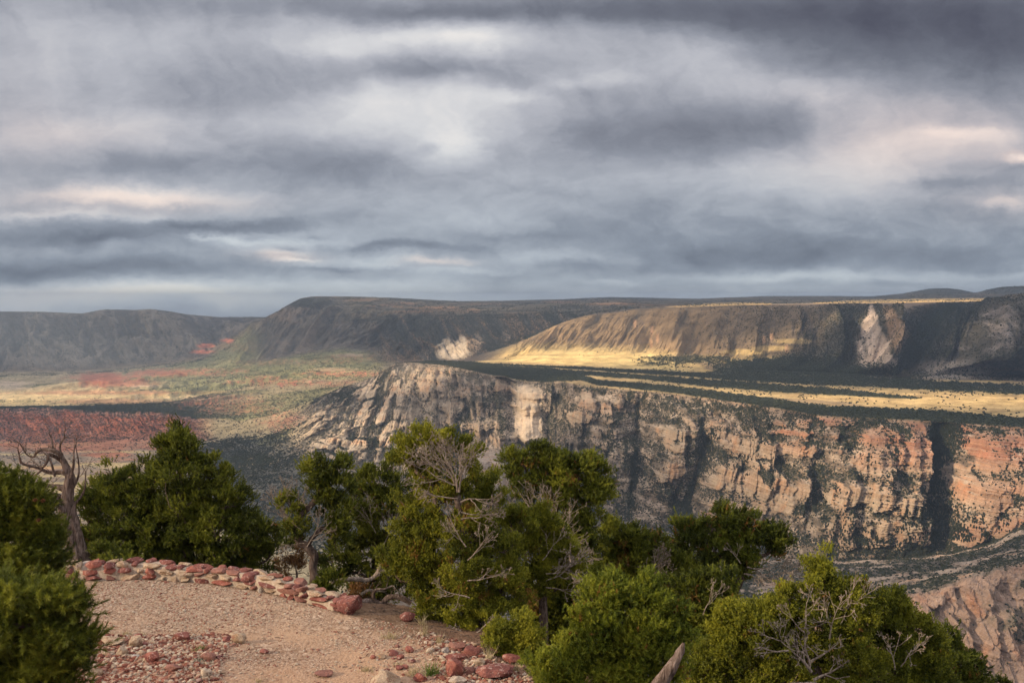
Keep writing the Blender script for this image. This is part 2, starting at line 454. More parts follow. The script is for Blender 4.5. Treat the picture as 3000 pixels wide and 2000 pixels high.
# the larger buttresses and scree hollows of this particular wall (px, py, half width, half height), in the photograph's units
pyd_ = np.interp(PX, [p[0] for p in LAYERS[iD][1]], [p[1] for p in LAYERS[iD][1]]); pyf_ = np.interp(PX, [p[0] for p in LAYERS[iF][1]], [p[1] for p in LAYERS[iF][1]])
PYA = pyf_ + (pyd_ - pyf_) * (1 - h)
nb_ = .45 * fbm(PX / 22, PYA / 16, 4, 45, .6)
OUT = [(700, 520, 40, 60), (780, 540, 20, 60), (680, 560, 45, 25), (755, 640, 50, 40), (830, 510, 20, 40), (1040, 610, 120, 25), (1180, 600, 40, 50), (1050, 660, 60, 20), (1480, 580, 100, 18), (1470, 615, 90, 14), (1290, 660, 70, 60), (1400, 680, 140, 35), (1570, 690, 60, 25),
       (1780, 700, 95, 90), (1940, 690, 60, 110), (1940, 590, 45, 40), (1800, 610, 70, 30), (1250, 820, 60, 100), (1290, 760, 80, 50), (1380, 770, 60, 60), (1510, 800, 50, 60), (1420, 880, 60, 40), (1030, 740, 60, 50), (960, 770, 40, 30), (1180, 780, 60, 60), (1660, 840, 60, 50), (1760, 850, 50, 60),
       (1900, 870, 80, 40), (1670, 960, 90, 70), (1850, 970, 90, 60), (1980, 980, 70, 50), (2200, 650, 90, 50), (2220, 760, 50, 90), (2190, 850, 70, 90), (2270, 800, 40, 120), (2310, 620, 60, 40), (2330, 700, 40, 80), (2140, 990, 50, 60), (2250, 960, 40, 50), (1700, 1010, 90, 40), (1640, 570, 80, 20),
       (380, 440, 35, 50), (430, 500, 45, 50), (500, 470, 60, 20), (250, 480, 40, 30), (200, 540, 60, 25), (300, 600, 120, 14), (90, 480, 30, 50), (130, 420, 45, 70), (30, 400, 30, 30), (190, 390, 14, 24)]
HOL = [(1350, 550, 60, 30), (1600, 720, 40, 60), (2060, 700, 62, 200), (2040, 850, 60, 100), (1110, 700, 60, 100), (900, 680, 60, 150), (850, 850, 100, 90), (1000, 880, 160, 80), (1440, 750, 50, 30), (1600, 800, 60, 80), (1000, 530, 160, 26), (1230, 550, 90, 28), (1560, 900, 60, 50), (1690, 640, 40, 50),
       (2050, 950, 60, 60), (1500, 1000, 80, 60), (380, 510, 40, 50), (340, 400, 80, 22), (250, 410, 60, 20), (620, 480, 60, 60), (560, 600, 90, 60), (640, 700, 80, 80), (1720, 900, 30, 30)]
shp = np.zeros_like(h)
for lst, sg in ((OUT, .42), (HOL, -.42)):
    for (ox, oy, orx, ory) in lst:
        d_ = np.sqrt(((PX - 1172 - ox * .777) / (orx * .777)) ** 2 + ((PYA - 790 - oy * .777) / (ory * .777)) ** 2) + nb_
        shp = shp + sg * (1 - sstep(.7, 1.15, d_))
shp = np.clip(shp, -.42, .42)
blkt = blkt * .9 + shp - .12
blk_in = sstep(-0.02, 0.10, blkt)
gul = np.zeros_like(GY)
TOP_ = [(1640, 16, 30, -60, .95), (1440, 26, 40, -160, .72), (1560, 10, 24, -30, .6)]
for (gx, wd, dep, lean, top) in [(2780, 42, 70, -10, 1.2), (2965, 24, 34, 60, .8), (2110, 24, 42, -110, .85), (1900, 22, 34, -70, 1.2), (2020, 12, 22, -60, .8), (2480, 13, 24, -50, .45), (1790, 20, 36, -50, .9), (2240, 20, 24, -120, .9), (2560, 16, 20, 40, .35), (2880, 10, 20, 30, .5), (2700, 14, 18, 50, .4)] + TOP_:
    cx = gx + lean * (1 - h) + 26 * fbm(h * 3.5, h * 0 + gx, 4, 60)
    ww = wd * (.55 + .7 * vn2(h * 7, h * 0 + gx, 61)) * (.65 + .9 * (1 - h) if top < 1 else 1.0)
    gul += dep * (1 if gx == 2780 else .6) * np.exp(-((PX - cx) / ww) ** 2) * (1 - sstep(top - .12, top + .05, h))
GY = GY - cliffR * env * 20 * shp / .42
GY = GY + cliffR * env * (-30 * butt + gul - 20 * blk_in * (1 - .4 * sstep(2000, 2500, PX)) - 8 * np.sqrt(np.clip(blkt, 0, 1)))
# no melted overhangs: rock above never juts past the rock that carries it
rc_ = slice(r0, r1 + 1)
sec = GY[rc_].copy()
up_m = np.maximum.accumulate(sec, axis=0)
dn_m = np.minimum.accumulate(sec[::-1], axis=0)[::-1]
mono = .6 * up_m + .4 * dn_m
GY[rc_] = sec + (mono - sec) * .68 * np.clip(cliffR[rc_], 0, 1)
rimw = cliffR * sstep(0.86, 1.0, h)
GY = GY + np.where(LT <= iF + 0.001, 1, 1 - sstep(iF, iF + 0.4, LT)) * sstep(1640, 1720, PX) * sstep(0.8, 1.0, h) * (7 * fbm(sm / 40, h * 0 + 2.2, 4, 70))
# fracture detail
fr = fbm(GX / 9, GZ / 16, 4, 80, 0.6, ridged=True)
fr2 = fbm(GX / 70 + .3 * fbm(GX / 20, GZ / 20, 2, 83), GZ / 5.5, 4, 84, 0.62, ridged=True)
jn = fbm(sm / 15 + .5 * fbm(sm / 40, h * 5, 2, 81), h * 1.8 + np.floor(h * 5.5 + bw * 8) * 7.7, 4, 82, .55, ridged=True)
GY = GY - cliffR * env * (2.6 * fr + 5.0 * fr2 + 4.5 * jn)
GZ = GZ + cliffR * env * 1.5 * fbm(GX / 14, GY / 14, 3, 88)

# --- tilted slabs of the left nose
lean_ = 150 + 60 * fbm(sm / 300, h * 0 + 1, 2, 89)
wx_ = 11 * fbm(PX / 60, h * 4, 4, 91); wy_ = .06 * fbm(PX / 60 + 9, h * 4, 4, 92)
uu = PX - lean_ * h * 1.15 + wx_          # across the slabs
vv = h + wy_                             # along the slabs
slab = fbm(uu / 30.0, vv * 3.4, 5, 90, 0.55, ridged=True)
slab2 = fbm(uu / 38.0, vv * 7.0, 5, 95, 0.6)
fin = sstep(0.05, 0.18, slab2 + 0.30 * slab + .12 * slab2 * 0)
slab3 = fbm(uu / 8.0, vv * 4.5, 5, 98, 0.65, ridged=True)
GY = GY - cliffL * env * (12 * slab + 16 * fin + 40 * fbm(sm / 220, h * 2, 3, 97) + 13 * slab3)
GZ = GZ + cliffL * env * (4 * slab + 5 * fin + 2 * slab3)
hl = h + 0.03 * fbm(sm / 90, h * 2, 3, 99)
stepz = (hl * 11 - np.floor(hl * 11)); stepz = sstep(0.55, 1.0, stepz) - stepz
GZ = GZ + cliffL * env * 12 * stepz * sstep(880, 1000, PX)
# cream headwall of the alcove
alc = np.exp(-((PX - 1478 - 60 * (1 - h)) / 26) ** 2) * sstep(0.45, 0.75, h) * cl
GY = GY + 95 * alc * (1 - sstep(0.97, 1.0, h))
nose = np.exp(-((PX - 1545 - 10 * (1 - h)) / 34) ** 2) * sstep(0.42, 0.55, h) * cl * (1 - sstep(0.93, 1.0, h))
GY = GY - 70 * nose

kn = np.exp(-((PX - 1428) / 50) ** 4 - ((h - .20 - 0 * PX) / .16) ** 4) * cl
GY = GY - 130 * kn ** .7
GZ = GZ + 26 * kn
# --- near slickrock dome (lower right)
dm = band(1.6, 3.4, 0.4) * sstep(2250, 2500, PX)
GZ = GZ + dm * (6 * fbm(GX / 60, GY / 60, 5, 100, 0.55, ridged=True) + 3.6 * fbm(GX / 11, GY / 11, 5, 104, 0.65, ridged=True))
GY = GY + band(1.9, 2.9, .1) * sstep(2450, 2600, PX) * 34 * fbm(PX / 60 + LT * 1.3, LT * 2, 4, 107, .55, ridged=True)
bench = band(3.0, 4.95, 0.3) * sstep(1900, 2300, PX)
GZ = GZ + bench * (7 * fbm(GX / 70, GY / 40, 5, 110, 0.55, ridged=True))

# --- valley floor relief (left)
val = (1 - sstep(850, 1150, PX)) * band(2, 10.7, 0.3)
GZ = GZ + val * (4 * fbm(GX / 260, GY / 120, 4, 120) + 3.0 * fbm(GX / 50, GY / 50, 3, 124, ridged=True))
# low cuestas with steep sunlit fronts, stepping back across the valley (px, row, half length, height m)
for (cx, lc, wl, hh, tl) in [(620, 8.35, 330, 20, .0003), (230, 9.25, 110, 26, -.0006), (470, 9.45, 90, 22, .0), (450, 8.75, 180, 16, .0002), (900, 8.9, 260, 14, -.0006), (600, 7.7, 180, 16, .0004), (820, 9.2, 240, 14, -.0003), (300, 8.9, 120, 14, .0)]:
    c = lc + tl * (PX - cx) + 0.07 * fbm(PX / 50, PX * 0 + cx, 3, 130)
    f = sstep(0, 0.05, LT - c) * (1 - sstep(0.05, 0.7, LT - c)) * np.exp(-((PX - cx) / wl) ** 4)
    GZ = GZ + hh * f
# red scarp: rills
sc_ = band(iF - 0.03, iG + 0.02, 0.05) * (1 - sstep(520, 640, PX))
ts = np.clip(LT - iF, 0, 1)
rill = fbm((PX + ts * 60 + 14 * fbm(PX / 30, ts * 2, 3, 139)) / 12, ts * 1.8, 5, 140, 0.65, ridged=True)
GZ = GZ + sc_ * (np.sin(ts * math.pi) * (9 * rill + 12 * fbm(PX / 90, ts, 3, 144)) + 6 * sstep(.7, .9, ts) * fbm(PX / 14, ts * 0, 3, 146))

# --- back ridge with gullies
w3 = band(iG + .35, iI, .15) * sstep(1400, 1560, PX)
t3 = np.clip((LT - iG - .4) / (iI - iG - .4), 0, 1)
lean = -110 * (1 - t3)
g3 = fbm((PX - lean) / 44 + 0.3 * fbm(PX / 60, t3 * 2, 2, 149), t3 * 0.9, 5, 150, 0.55, ridged=True)
g3b = fbm((PX - lean * 0.5) / 130, t3 * 0.7, 3, 156, 0.5, ridged=True)
e3 = np.sin(np.clip(t3, 0, 1) * math.pi) ** 0.8 * sstep(0.1, 0.45, t3)
rough = 1 + 2.6 * sstep(2380, 2520, PX)
GZ = GZ + w3 * e3 * (15 * g3 * rough + 16 * g3b + 5 * fbm((PX - lean) / 13, t3 * 1.6, 4, 158, .6, ridged=True))
GY = GY - w3 * e3 * (50 * g3b + 24 * g3)
# side canyon cut into the ridge and its bounding spur
cut = np.exp(-((PX - (2640 + 90 * (t3 - 0.1))) / (16 + 50 * t3)) ** 2)
GZ = GZ - w3 * cut * 95 * np.sin(np.clip(t3, 0, 1) * math.pi) ** .6
GY = GY + w3 * cut * 190 * np.sin(np.clip(t3, 0, 1) * math.pi)
pk3 = sstep(20, 75, PX - (2690 + 190 * t3)) * sstep(.02, .3, t3)
GY = GY - w3 * pk3 * 200 * np.sin(np.clip(t3, 0, 1) * math.pi) ** .6
s3 = np.sin(np.clip(t3, 0, 1) * math.pi) ** .7
wob3 = 10 * fbm(t3 * 5, t3 * 0 + PX / 400, 3, 159)
for (sx_, wd_, up_, out_, ln_) in [(2556, 95, 78, 170, 0), (2440, 70, 40, 90, -30), (2335, 80, 34, 90, -40), (2225, 70, 26, 70, -50), (2110, 70, 20, 60, -60), (1990, 60, 14, 50, -60), (2890, 110, 40, 50, -40), (2790, 60, 26, 50, -50), (2960, 50, 26, 60, -20)]:
    tent = np.clip(1 - np.abs(PX - sx_ - ln_ * (1 - t3) + wob3) / (24 + wd_ * (1 - t3) * .9), 0, 1)
    GZ = GZ + w3 * tent * up_ * s3 * .8
    GY = GY - w3 * tent * out_ * s3
spur2 = np.exp(-((PX - 2830 - 60 * t3) / 60) ** 2)
GZ = GZ + w3 * spur2 * 30 * np.sin(np.clip(t3, 0, 1) * math.pi)
# --- wooded slopes and white face behind
w4 = band(iI, iK, .1) * (1 - sstep(1600, 1750, PX)) * sstep(1050, 1200, PX)
t4 = np.clip((LT - iI) / (iK - iI), 0, 1)
g4 = fbm((PX - 90 * (1 - t4)) / 46, t4 * 1.2, 5, 160, 0.55, ridged=True)
GZ = GZ + w4 * np.sin(t4 * math.pi) * 26 * g4
GY = GY - w4 * np.sin(t4 * math.pi) * 70 * g4
GY = GY - w4 * np.sin(t4 * math.pi) * 16 * fbm((PX - 60 * (1 - t4)) / 8.0, t4 * 1.6, 4, 264, .6, ridged=True)
# --- massif and left ridge
w5 = band(iI + .3, iL, .2) * (1 - sstep(1150, 1400, PX)) * sstep(640, 760, PX)
t5 = np.clip((LT - iI) / (iL - iI), 0, 1)
g5 = fbm((PX - 240 * t5) / 60, t5 * 2.2, 5, 170, 0.52, ridged=True)
GZ = GZ + w5 * np.sin(t5 * math.pi) * 34 * g5
GY = GY - w5 * np.sin(t5 * math.pi) * 120 * g5
w6 = band(iK, iL, .1) * (1 - sstep(640, 760, PX))
t6 = np.clip(LT - iK, 0, 1)
g6 = fbm((PX + 60 * t6) / 70, t6 * 1.5, 5, 180, 0.55, ridged=True)
g6b = fbm(PX / 150, t6 * 1.3, 3, 185, 0.5)
GZ = GZ + w6 * np.sin(t6 * math.pi) ** .7 * (60 * g6 + 40 * g6b)
GY = GY - w6 * np.sin(t6 * math.pi) * (200 * g6b + 60 * g6)
# far plateau swells
w7 = band(iK, iL, .1) * sstep(1200, 1500, PX)
GZ = GZ + w7 * np.sin(t6 * math.pi) * 10 * fbm(PX / 160, t6 * 3, 4, 190, .5, ridged=True)
GX = GX + 0.0
# small roughness everywhere beyond the foreground
GZ = GZ + sstep(1.0, 2.0, LT) * 0.6 * fbm(GX / 11, GY / 11, 3, 200)

P3 = np.stack([GX, GY, GZ], -1)
# slope
dX = np.gradient(P3, axis=1); dR = np.gradient(P3, axis=0)
N = np.cross(dX, dR); N /= (np.linalg.norm(N, axis=-1, keepdims=True) + 1e-9)
N *= np.sign(N[..., 2:3] + 1e-9)
SLOPE = N[..., 2]            # 1 = flat, 0 = vertical
VX, VY = proj(P3)            # where each point of the land appears, used only to look up its land-cover region
print('terrain', P3.shape)
# ------------------------------------------------------------------ land cover albedo and shrub density per vertex
C = lambda *c: np.array(c, np.float32)
soil = C(.20, .150, .105); grass = C(.50, .355, .155); drygr = C(.32, .23, .11); scrub = C(.085, .085, .052)
cream = C(.49, .375, .26); tan = C(.47, .275, .15); pinkr = C(.43, .205, .13); redr = C(.40, .145, .085); white = C(.68, .60, .46)
slopeb = C(.17, .125, .08); greyb = C(.20, .185, .17)
n_big = fbm(GX / 300, GY / 300, 4, 210); n_med = fbm(GX / 60, GY / 60, 4, 214); n_px = fbm(PX / 40, LT * 6, 4, 218)
n_fine = .55 * n_px + .75 * fbm(VX / 11, VY / 4, 4, 219, .6)
ALB = np.ones(GX.shape + (3,), np.float32) * soil
ROCK = np.zeros(GX.shape, np.float32)
VEG = np.zeros(GX.shape, np.float32)       # 0..1 shrub density


def paint(c, w):
    global ALB
    w = np.clip(w, 0, 1)[..., None].astype(np.float32)
    ALB = ALB * (1 - w) + np.asarray(c, np.float32) * w


def setv(arr, v, w):
    w = np.clip(w, 0, 1)
    arr[:] = arr * (1 - w) + v * w


def ell(px, py, rx, ry, soft=0.35, wob=0.45):
    """soft edged patch of ground cover"""
    d = np.sqrt(((VX - px) / rx) ** 2 + ((VY - py) / ry) ** 2) + wob * n_fine
    return 1 - sstep(1 - soft, 1 + soft, d)


def blob_line(pts, half, soft=0.4, wob=0.35):
    """patch along a line of (px, py) with a half height"""
    pts = np.array(pts, float)
    y = np.interp(VX, pts[:, 0], pts[:, 1])
    hh = np.interp(VX, pts[:, 0], pts[:, 2]) if pts.shape[1] > 2 else half
    d = np.abs(VY - y) / np.maximum(hh, 0.5) + 1.3 * wob * n_fine
    inx = (VX > pts[0, 0]) * (VX < pts[-1, 0])
    return (1 - sstep(1 - soft, 1 + soft, d)) * inx


left = 1 - sstep(900, 1150, PX)
# ---- valley
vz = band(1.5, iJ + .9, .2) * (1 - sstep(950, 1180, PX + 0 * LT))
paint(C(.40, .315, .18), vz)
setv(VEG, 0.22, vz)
gr = vz * sstep(-0.05, 0.35, fbm(GX / 420, GY / 160, 4, 230))
paint(C(.225, .215, .10), gr * .9); setv(VEG, 0.55, gr * .9)
# dark scrub slopes between valley and canyon mouth
ds = np.clip(ell(850, 1400, 330, 110) + ell(1000, 1480, 350, 130) + ell(640, 1330, 170, 40) * .7, 0, 1) * (LT < iF + .3)
paint(C(.16, .145, .115), ds); setv(VEG, .42 + .35 * sstep(-.2, .2, fbm(GX / 120, GY / 120, 4, 233)), ds)
paint(C(.34, .26, .15), blob_line([(440, 1392, 8), (600, 1370, 14), (720, 1352, 14), (820, 1350, 6)], 10) * .8 * (LT < iF)); 
# yellow-purple plain below red scarp
pl = (1 - sstep(360, 640, VX + (VY - 1400) * .8)) * band(1.5, iF - .02, .1)
paint(C(.27, .20, .135), pl); setv(VEG, .10, pl)
st = sstep(.0, .35, fbm((VX + VY * 1.5) / 260, VY / 9, 4, 236)) * pl
paint(C(.52, .40, .19), st * .8)
paint(C(.40, .155, .085), pl * sstep(.1, .5, fbm(VX / 160, VY / 14, 3, 240)) * (1 - sstep(1310, 1420, VY)) * .9)
# red scarp and dark mesa top
paint(redr, sc_); setv(VEG, .45, sc_)
paint(C(.46, .21, .125), sc_ * sstep(.45, .1, ts + .2 * n_px) * .8)
paint(C(.36, .20, .15), sc_ * sstep(-.1, .35, fbm(PX / 40, ts * 7, 4, 241)) * .6)
paint(C(.30, .10, .06), sc_ * sstep(0.1, .5, rill) * .5)
toprim = sc_ * sstep(.78, .95, ts + .25 * n_px); paint(C(.50, .30, .22), toprim * .6); setv(VEG, .6, toprim)
mt = band(iG, iH + .1, .04) * (1 - sstep(560, 760, VX))
paint(C(.085, .088, .055), mt); setv(VEG, .85, mt)
fan = ell(210, 1300, 230, 26) * (LT < iF + .1) * (LT > 4); paint(C(.42, .17, .095), fan * .8)
# mid valley
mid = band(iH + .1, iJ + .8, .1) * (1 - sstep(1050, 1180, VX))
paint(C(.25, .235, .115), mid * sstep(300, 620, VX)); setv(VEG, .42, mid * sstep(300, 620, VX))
for (a, b, c_, d, col_, am) in [(560, 1090, 150, 11, redr, .8), (860, 1120, 170, 10, redr, 1), (640, 1175, 130, 16, redr, .75), (480, 1165, 150, 12, cream, .5), (1010, 1093, 120, 9, redr, .9), (770, 1105, 60, 5, redr, .7),
                                 (700, 1200, 120, 12, redr, .6), (860, 1235, 90, 26, redr, .8), (900, 1226, 60, 8, redr, .9), (820, 1060, 140, 9, tan, .7), (960, 1115, 60, 3, cream, .9), (1020, 1050, 90, 12, redr, .45), (700, 1015, 90, 14, tan, .5)]:
    w = ell(a, b, c_, d, .5, .9) * (1 - sstep(1100, 1180, VX)) * (LT > iF - .3)
    sp = sstep(-.10, .25, fbm(VX / 7, VY / 2.2, 4, 250, .65)) * .9 + .1
    paint(col_ * 1.25 if col_ is redr else col_, w * am * sp); setv(VEG, .25, w * am)
for (a, b, c_, d, col_, am) in [(150, 1160, 330, 17, C(.62, .47, .24), .95), (30, 1128, 60, 12, C(.55, .42, .30), .7), (60, 1185, 160, 8, C(.62, .46, .22), .9), (300, 1150, 240, 6, C(.40, .17, .10), .6), (150, 1095, 300, 8, C(.42, .33, .2), .6), (430, 1130, 60, 3, cream, .9),
                                 (300, 1106, 90, 14, redr, .9), (470, 1092, 100, 8, redr, .8), (300, 1112, 60, 20, redr, .8), (360, 1122, 90, 9, redr, .7), (330, 1175, 160, 8, C(.45, .24, .13), .7), (620, 1150, 100, 5, drygr, .8), (960, 1140, 100, 6, drygr, .9), (700, 1225, 130, 9, C(.26, .22, .13), .9),
                                 (980, 1082, 60, 5, C(.40, .28, .16), .9), (1015, 1040, 40, 4, C(.4, .3, .2), .9)]:
    w = ell(a, b, c_, d, .5, .7) * band(iH, iK + .05, .05) * (1 - sstep(1080, 1180, VX))
    paint(col_, w * am); setv(VEG, .08, w * am)
ALB *= (1 + .22 * (mid + vz * (LT < iF) * (1 - ds)).clip(0, 1))[..., None].astype(np.float32)  # valley colours brightened in place of more sunlight
# ---- left ridge, massif
lr = band(iK + .05, iL + .5, .1) * (1 - sstep(760, 830, VX))
paint(C(.115, .10, .082), lr); paint(C(.36, .30, .23), lr * sstep(.0, .45, g6 + .7 * fbm(PX / 14, t6 * 9, 4, 262)) * .55); setv(VEG, .25, lr)
paint(C(.20, .165, .135), lr * sstep(-.1, .3, n_px) * (1 - sstep(985, 1030, VY)) * .4)
paint(C(.62, .22, .13), (ell(603, 1013, 26, 7, .2, .3) + ell(670, 998, 16, 6, .4, .9) + ell(590, 1030, 30, 6, .4, 1.2)) * band(iJ, iL, .1) * (VX < 760))
ms = band(iI + .5, iL + .5, .25) * sstep(700, 800, VX) * (1 - sstep(1180, 1320, VX + (VY - 950) * .5))
paint(C(.165, .140, .112), ms); setv(VEG, .22, ms)
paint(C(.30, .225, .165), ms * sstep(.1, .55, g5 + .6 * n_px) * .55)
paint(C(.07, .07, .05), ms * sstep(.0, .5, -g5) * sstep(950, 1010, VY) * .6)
paint(C(.075, .07, .055), ell(900, 885, 90, 14, .4) * ms)
pt_ = band(iK - .3, iL + .2, .1) * sstep(950, 1050, VX)
paint(C(.155, .125, .085), pt_); setv(VEG, .12, pt_)
for (a, b, c_, d, am) in [(1270, 905, 90, 8, .9), (1180, 893, 60, 6, .9), (1210, 915, 80, 5, .9), (1050, 878, 90, 4, .4), (1350, 911, 60, 6, .9), (1100, 900, 40, 6, .5), (1650, 884, 60, 4, .6), (1800, 890, 80, 3, .7), (1960, 894, 90, 4, .6), (1400, 890, 80, 3, .4)]:
    paint(C(.36, .20, .11), ell(a, b, c_, d, .4, .6) * pt_ * am)
sk = pt_ * sstep(.0, .3, fbm(VX / 120, VY / 4, 4, 260)); paint(C(.075, .072, .056), sk * .75)
paint(C(.56, .38, .16), (blob_line([(2380, 888, 1), (2500, 883, 4), (2700, 880, 5), (2850, 878, 4), (3100, 874, 4)], 4, .3, .25) + blob_line([(1950, 899, 1), (2030, 896, 4), (2150, 890, 5), (2260, 890, 2)], 4, .3, .3) * .6) * band(iI - .1, iL - .25, .06))
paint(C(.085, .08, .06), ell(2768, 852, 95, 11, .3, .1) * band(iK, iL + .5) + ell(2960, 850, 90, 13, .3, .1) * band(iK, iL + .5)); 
# ---- wooded back slopes and white face
wb = w4; paint(C(.12, .105, .085), wb); setv(VEG, .62, wb)
paint(tan * .9, wb * sstep(.2, .6, g4) * .55)
bush = wb * sstep(.0, .4, -g4); setv(VEG, .95, bush)
ribs = sstep(-.35, .15, fbm((PX - 60 * (1 - t4)) / 8.0, t4 * 1.6, 4, 264, .6, ridged=True))
wf = np.clip(ell(1335, 1034, 46, 24, .18, .18) + ell(1352, 1008, 16, 26, .2, .2) + ell(1312, 1008, 22, 18, .2, .25) * .9 + ell(1290, 1030, 16, 24, .2, .3) * .6, 0, 1) * wb * np.clip(.15 + 1.1 * ribs + .4 * n_px, 0, 1)
wf2 = np.clip(ell(1392, 1005, 20, 30, .3, .4) * .6 + ell(1482, 985, 14, 16, .3, .4) * .45 + ell(1245, 1040, 22, 24, .3, .4) * .45, 0, 1) * wb * ribs
paint(C(.52, .425, .31), wf); paint(C(.46, .34, .24), wf2)
setv(VEG, .05, np.clip(wf * 1.6, 0, 1)); setv(VEG, .35, wf2); ROCK[:] = np.maximum(ROCK, np.clip(wf * 1.3, 0, 1))
# ---- gold apron and back ridge
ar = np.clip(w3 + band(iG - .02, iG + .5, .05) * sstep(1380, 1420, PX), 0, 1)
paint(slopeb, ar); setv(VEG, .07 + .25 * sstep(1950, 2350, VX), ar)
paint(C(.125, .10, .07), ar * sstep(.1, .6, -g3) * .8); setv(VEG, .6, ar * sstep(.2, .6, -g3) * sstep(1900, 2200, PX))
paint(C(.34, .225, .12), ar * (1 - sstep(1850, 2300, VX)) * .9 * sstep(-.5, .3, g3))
apr = ar * (1 - sstep(1000, 1035, VY * -1 + 2035 + 0 * VX) * 0)   # placeholder keeps shape
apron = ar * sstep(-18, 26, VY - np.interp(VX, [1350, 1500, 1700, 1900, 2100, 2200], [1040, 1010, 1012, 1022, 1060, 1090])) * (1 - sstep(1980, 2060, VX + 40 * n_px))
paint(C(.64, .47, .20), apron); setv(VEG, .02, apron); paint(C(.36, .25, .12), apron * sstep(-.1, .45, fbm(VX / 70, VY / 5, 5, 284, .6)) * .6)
for (a, b, c_, d, am) in [(2180, 1032, 60, 9, 1), (2260, 1020, 60, 8, .8), (2330, 1000, 60, 8, .7), (2020, 1075, 42, 10, 1), (2060, 1088, 28, 6, 1), (2120, 1058, 70, 5, .8), (1980, 1093, 60, 3, .9), (2440, 1032, 24, 4, .9), (2150, 1050, 150, 12, .5)]:
    w = ell(a, b, c_, d, .3, .3) * ar; paint(grass * .95, w * am); setv(VEG, .05, w)
for (a, b, c_, d) in [(2000, 1052, 110, 12), (1930, 1066, 50, 6), (2300, 1072, 190, 26), (2500, 1070, 110, 30), (2300, 1090, 420, 12)]:
    w = ell(a, b, c_, d, .5, .7) * ar * (1 - ell(2040, 1080, 55, 13, .3, .1)) * (.65 if a < 2100 else 1); paint(C(.12, .115, .06), w * .95); setv(VEG, .8, w)
dk = ar * sstep(2330, 2480, VX + (VY - 960) * .5) * (1 - sstep(1070, 1085, VY)); paint(C(.105, .09, .068), dk); setv(VEG, .62, dk)
rb2 = sstep(-.3, .2, fbm((PX + 30 * t3) / 9, t3 * 2.2, 4, 270, .6, ridged=True))
hw = np.interp(VY, [890, 930, 1000, 1060, 1090], [4, 16, 50, 62, 60]); hc = np.interp(VY, [890, 1000, 1090], [2552, 2556, 2590])
hog = (1 - sstep(.75, 1.15, np.abs(VX - hc) / hw + .5 * n_px)) * (VY > 886) * (1 - sstep(1055, 1085, VY)) * ar
paint(C(.50, .39, .30), hog * (.3 + .7 * rb2)); setv(VEG, .15 + .35 * (1 - rb2), hog); ROCK[:] = np.maximum(ROCK, hog * rb2)
h2 = (1 - sstep(.7, 1.2, np.abs(VX - np.interp(VY, [900, 1060], [2600, 2670])) / np.interp(VY, [900, 1060], [14, 60]) + .5 * n_px)) * (VY > 895) * (1 - sstep(1030, 1060, VY)) * ar
paint(C(.33, .22, .14), h2 * .7 * (1 - hog)); setv(VEG, .4, h2 * (1 - hog))
cy = np.exp(-((PX - (2655 + 110 * t3)) / (16 + 34 * t3)) ** 2) * ar * (VY < 1085); paint(C(.045, .045, .034), cy); setv(VEG, 1.0, cy)  # side canyon painted near black: its shade as well as its dense firs
rk3 = np.clip(ell(2925, 960, 62, 85, .35, .5) + ell(2770, 1015, 70, 14, .35, .5), 0, 1) * rb2 * ar
rk3 = rk3 * sstep(-.25, .2, n_px); paint(C(.29, .24, .20), rk3 * .75); setv(VEG, .45, rk3); ROCK[:] = np.maximum(ROCK, rk3)
paint(C(.24, .20, .16), ell(2790, 1085, 110, 30, .3, .3) * ar); setv(VEG, .25, ell(2790, 1080, 130, 34, .3, .3) * ar)
paint(C(.13, .11, .085), ar * blob_line([(2600, 1118, 6), (3100, 1118, 9)], 8))
for (a, b) in [(1910, 968), (1926, 990), (1908, 1006), (2238, 995), (2260, 985), (2305, 1020), (1860, 945)]:
    paint(tan * 1.2, ell(a, b, 5, 12, .4, .6) * ar * .8)
# ---- mesa top
tp = band(iF - .01, iG + .02, .02) * sstep(1120, 1180, PX)
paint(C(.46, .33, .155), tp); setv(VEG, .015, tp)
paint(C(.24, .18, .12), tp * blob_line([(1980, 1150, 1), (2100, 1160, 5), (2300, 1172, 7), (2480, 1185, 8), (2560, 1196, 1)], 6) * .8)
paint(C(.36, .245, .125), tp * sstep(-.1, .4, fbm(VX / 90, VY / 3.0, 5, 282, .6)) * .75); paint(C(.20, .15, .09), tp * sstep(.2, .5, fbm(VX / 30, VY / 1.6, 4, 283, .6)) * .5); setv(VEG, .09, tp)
fw = blob_line([(1150, 1057, 10), (1364, 1073, 14), (1500, 1092, 20), (1600, 1100, 22), (1700, 1105, 8), (1750, 1120, 8), (1976, 1141, 10), (2170, 1168, 13), (2418, 1205, 17), (2695, 1217, 18), (3000, 1240, 16), (3400, 1260, 16)], 14, .25, .25) * band(iF - .02, iG, .01)
paint(C(.075, .078, .045), fw); setv(VEG, 1.0, fw)
fw2 = blob_line([(1250, 1066, 2), (1500, 1078, 6), (1700, 1092, 6), (1900, 1106, 7), (2100, 1124, 11), (2300, 1138, 12), (2480, 1150, 9), (2640, 1163, 4), (2700, 1166, 1)], 10, .3, .4) * tp
fw3 = blob_line([(1400, 1064, 1), (1700, 1078, 4), (2000, 1096, 6), (2300, 1112, 12), (2600, 1122, 14), (3000, 1142, 14), (3400, 1142, 14)], 10, .3, .35) * band(iF + .3, iH, .05)
for w in (fw2, fw3):
    paint(C(.08, .082, .048), w); setv(VEG, .95, w)
paint(C(.40, .30, .22), band(iG - .3, iG + .3, .05) * sstep(2250, 2500, VX) * sstep(.2, .5, fbm(VX / 18, VY / 2.2, 3, 280)) * (VY > 1118) * (VY < 1142) * .8)
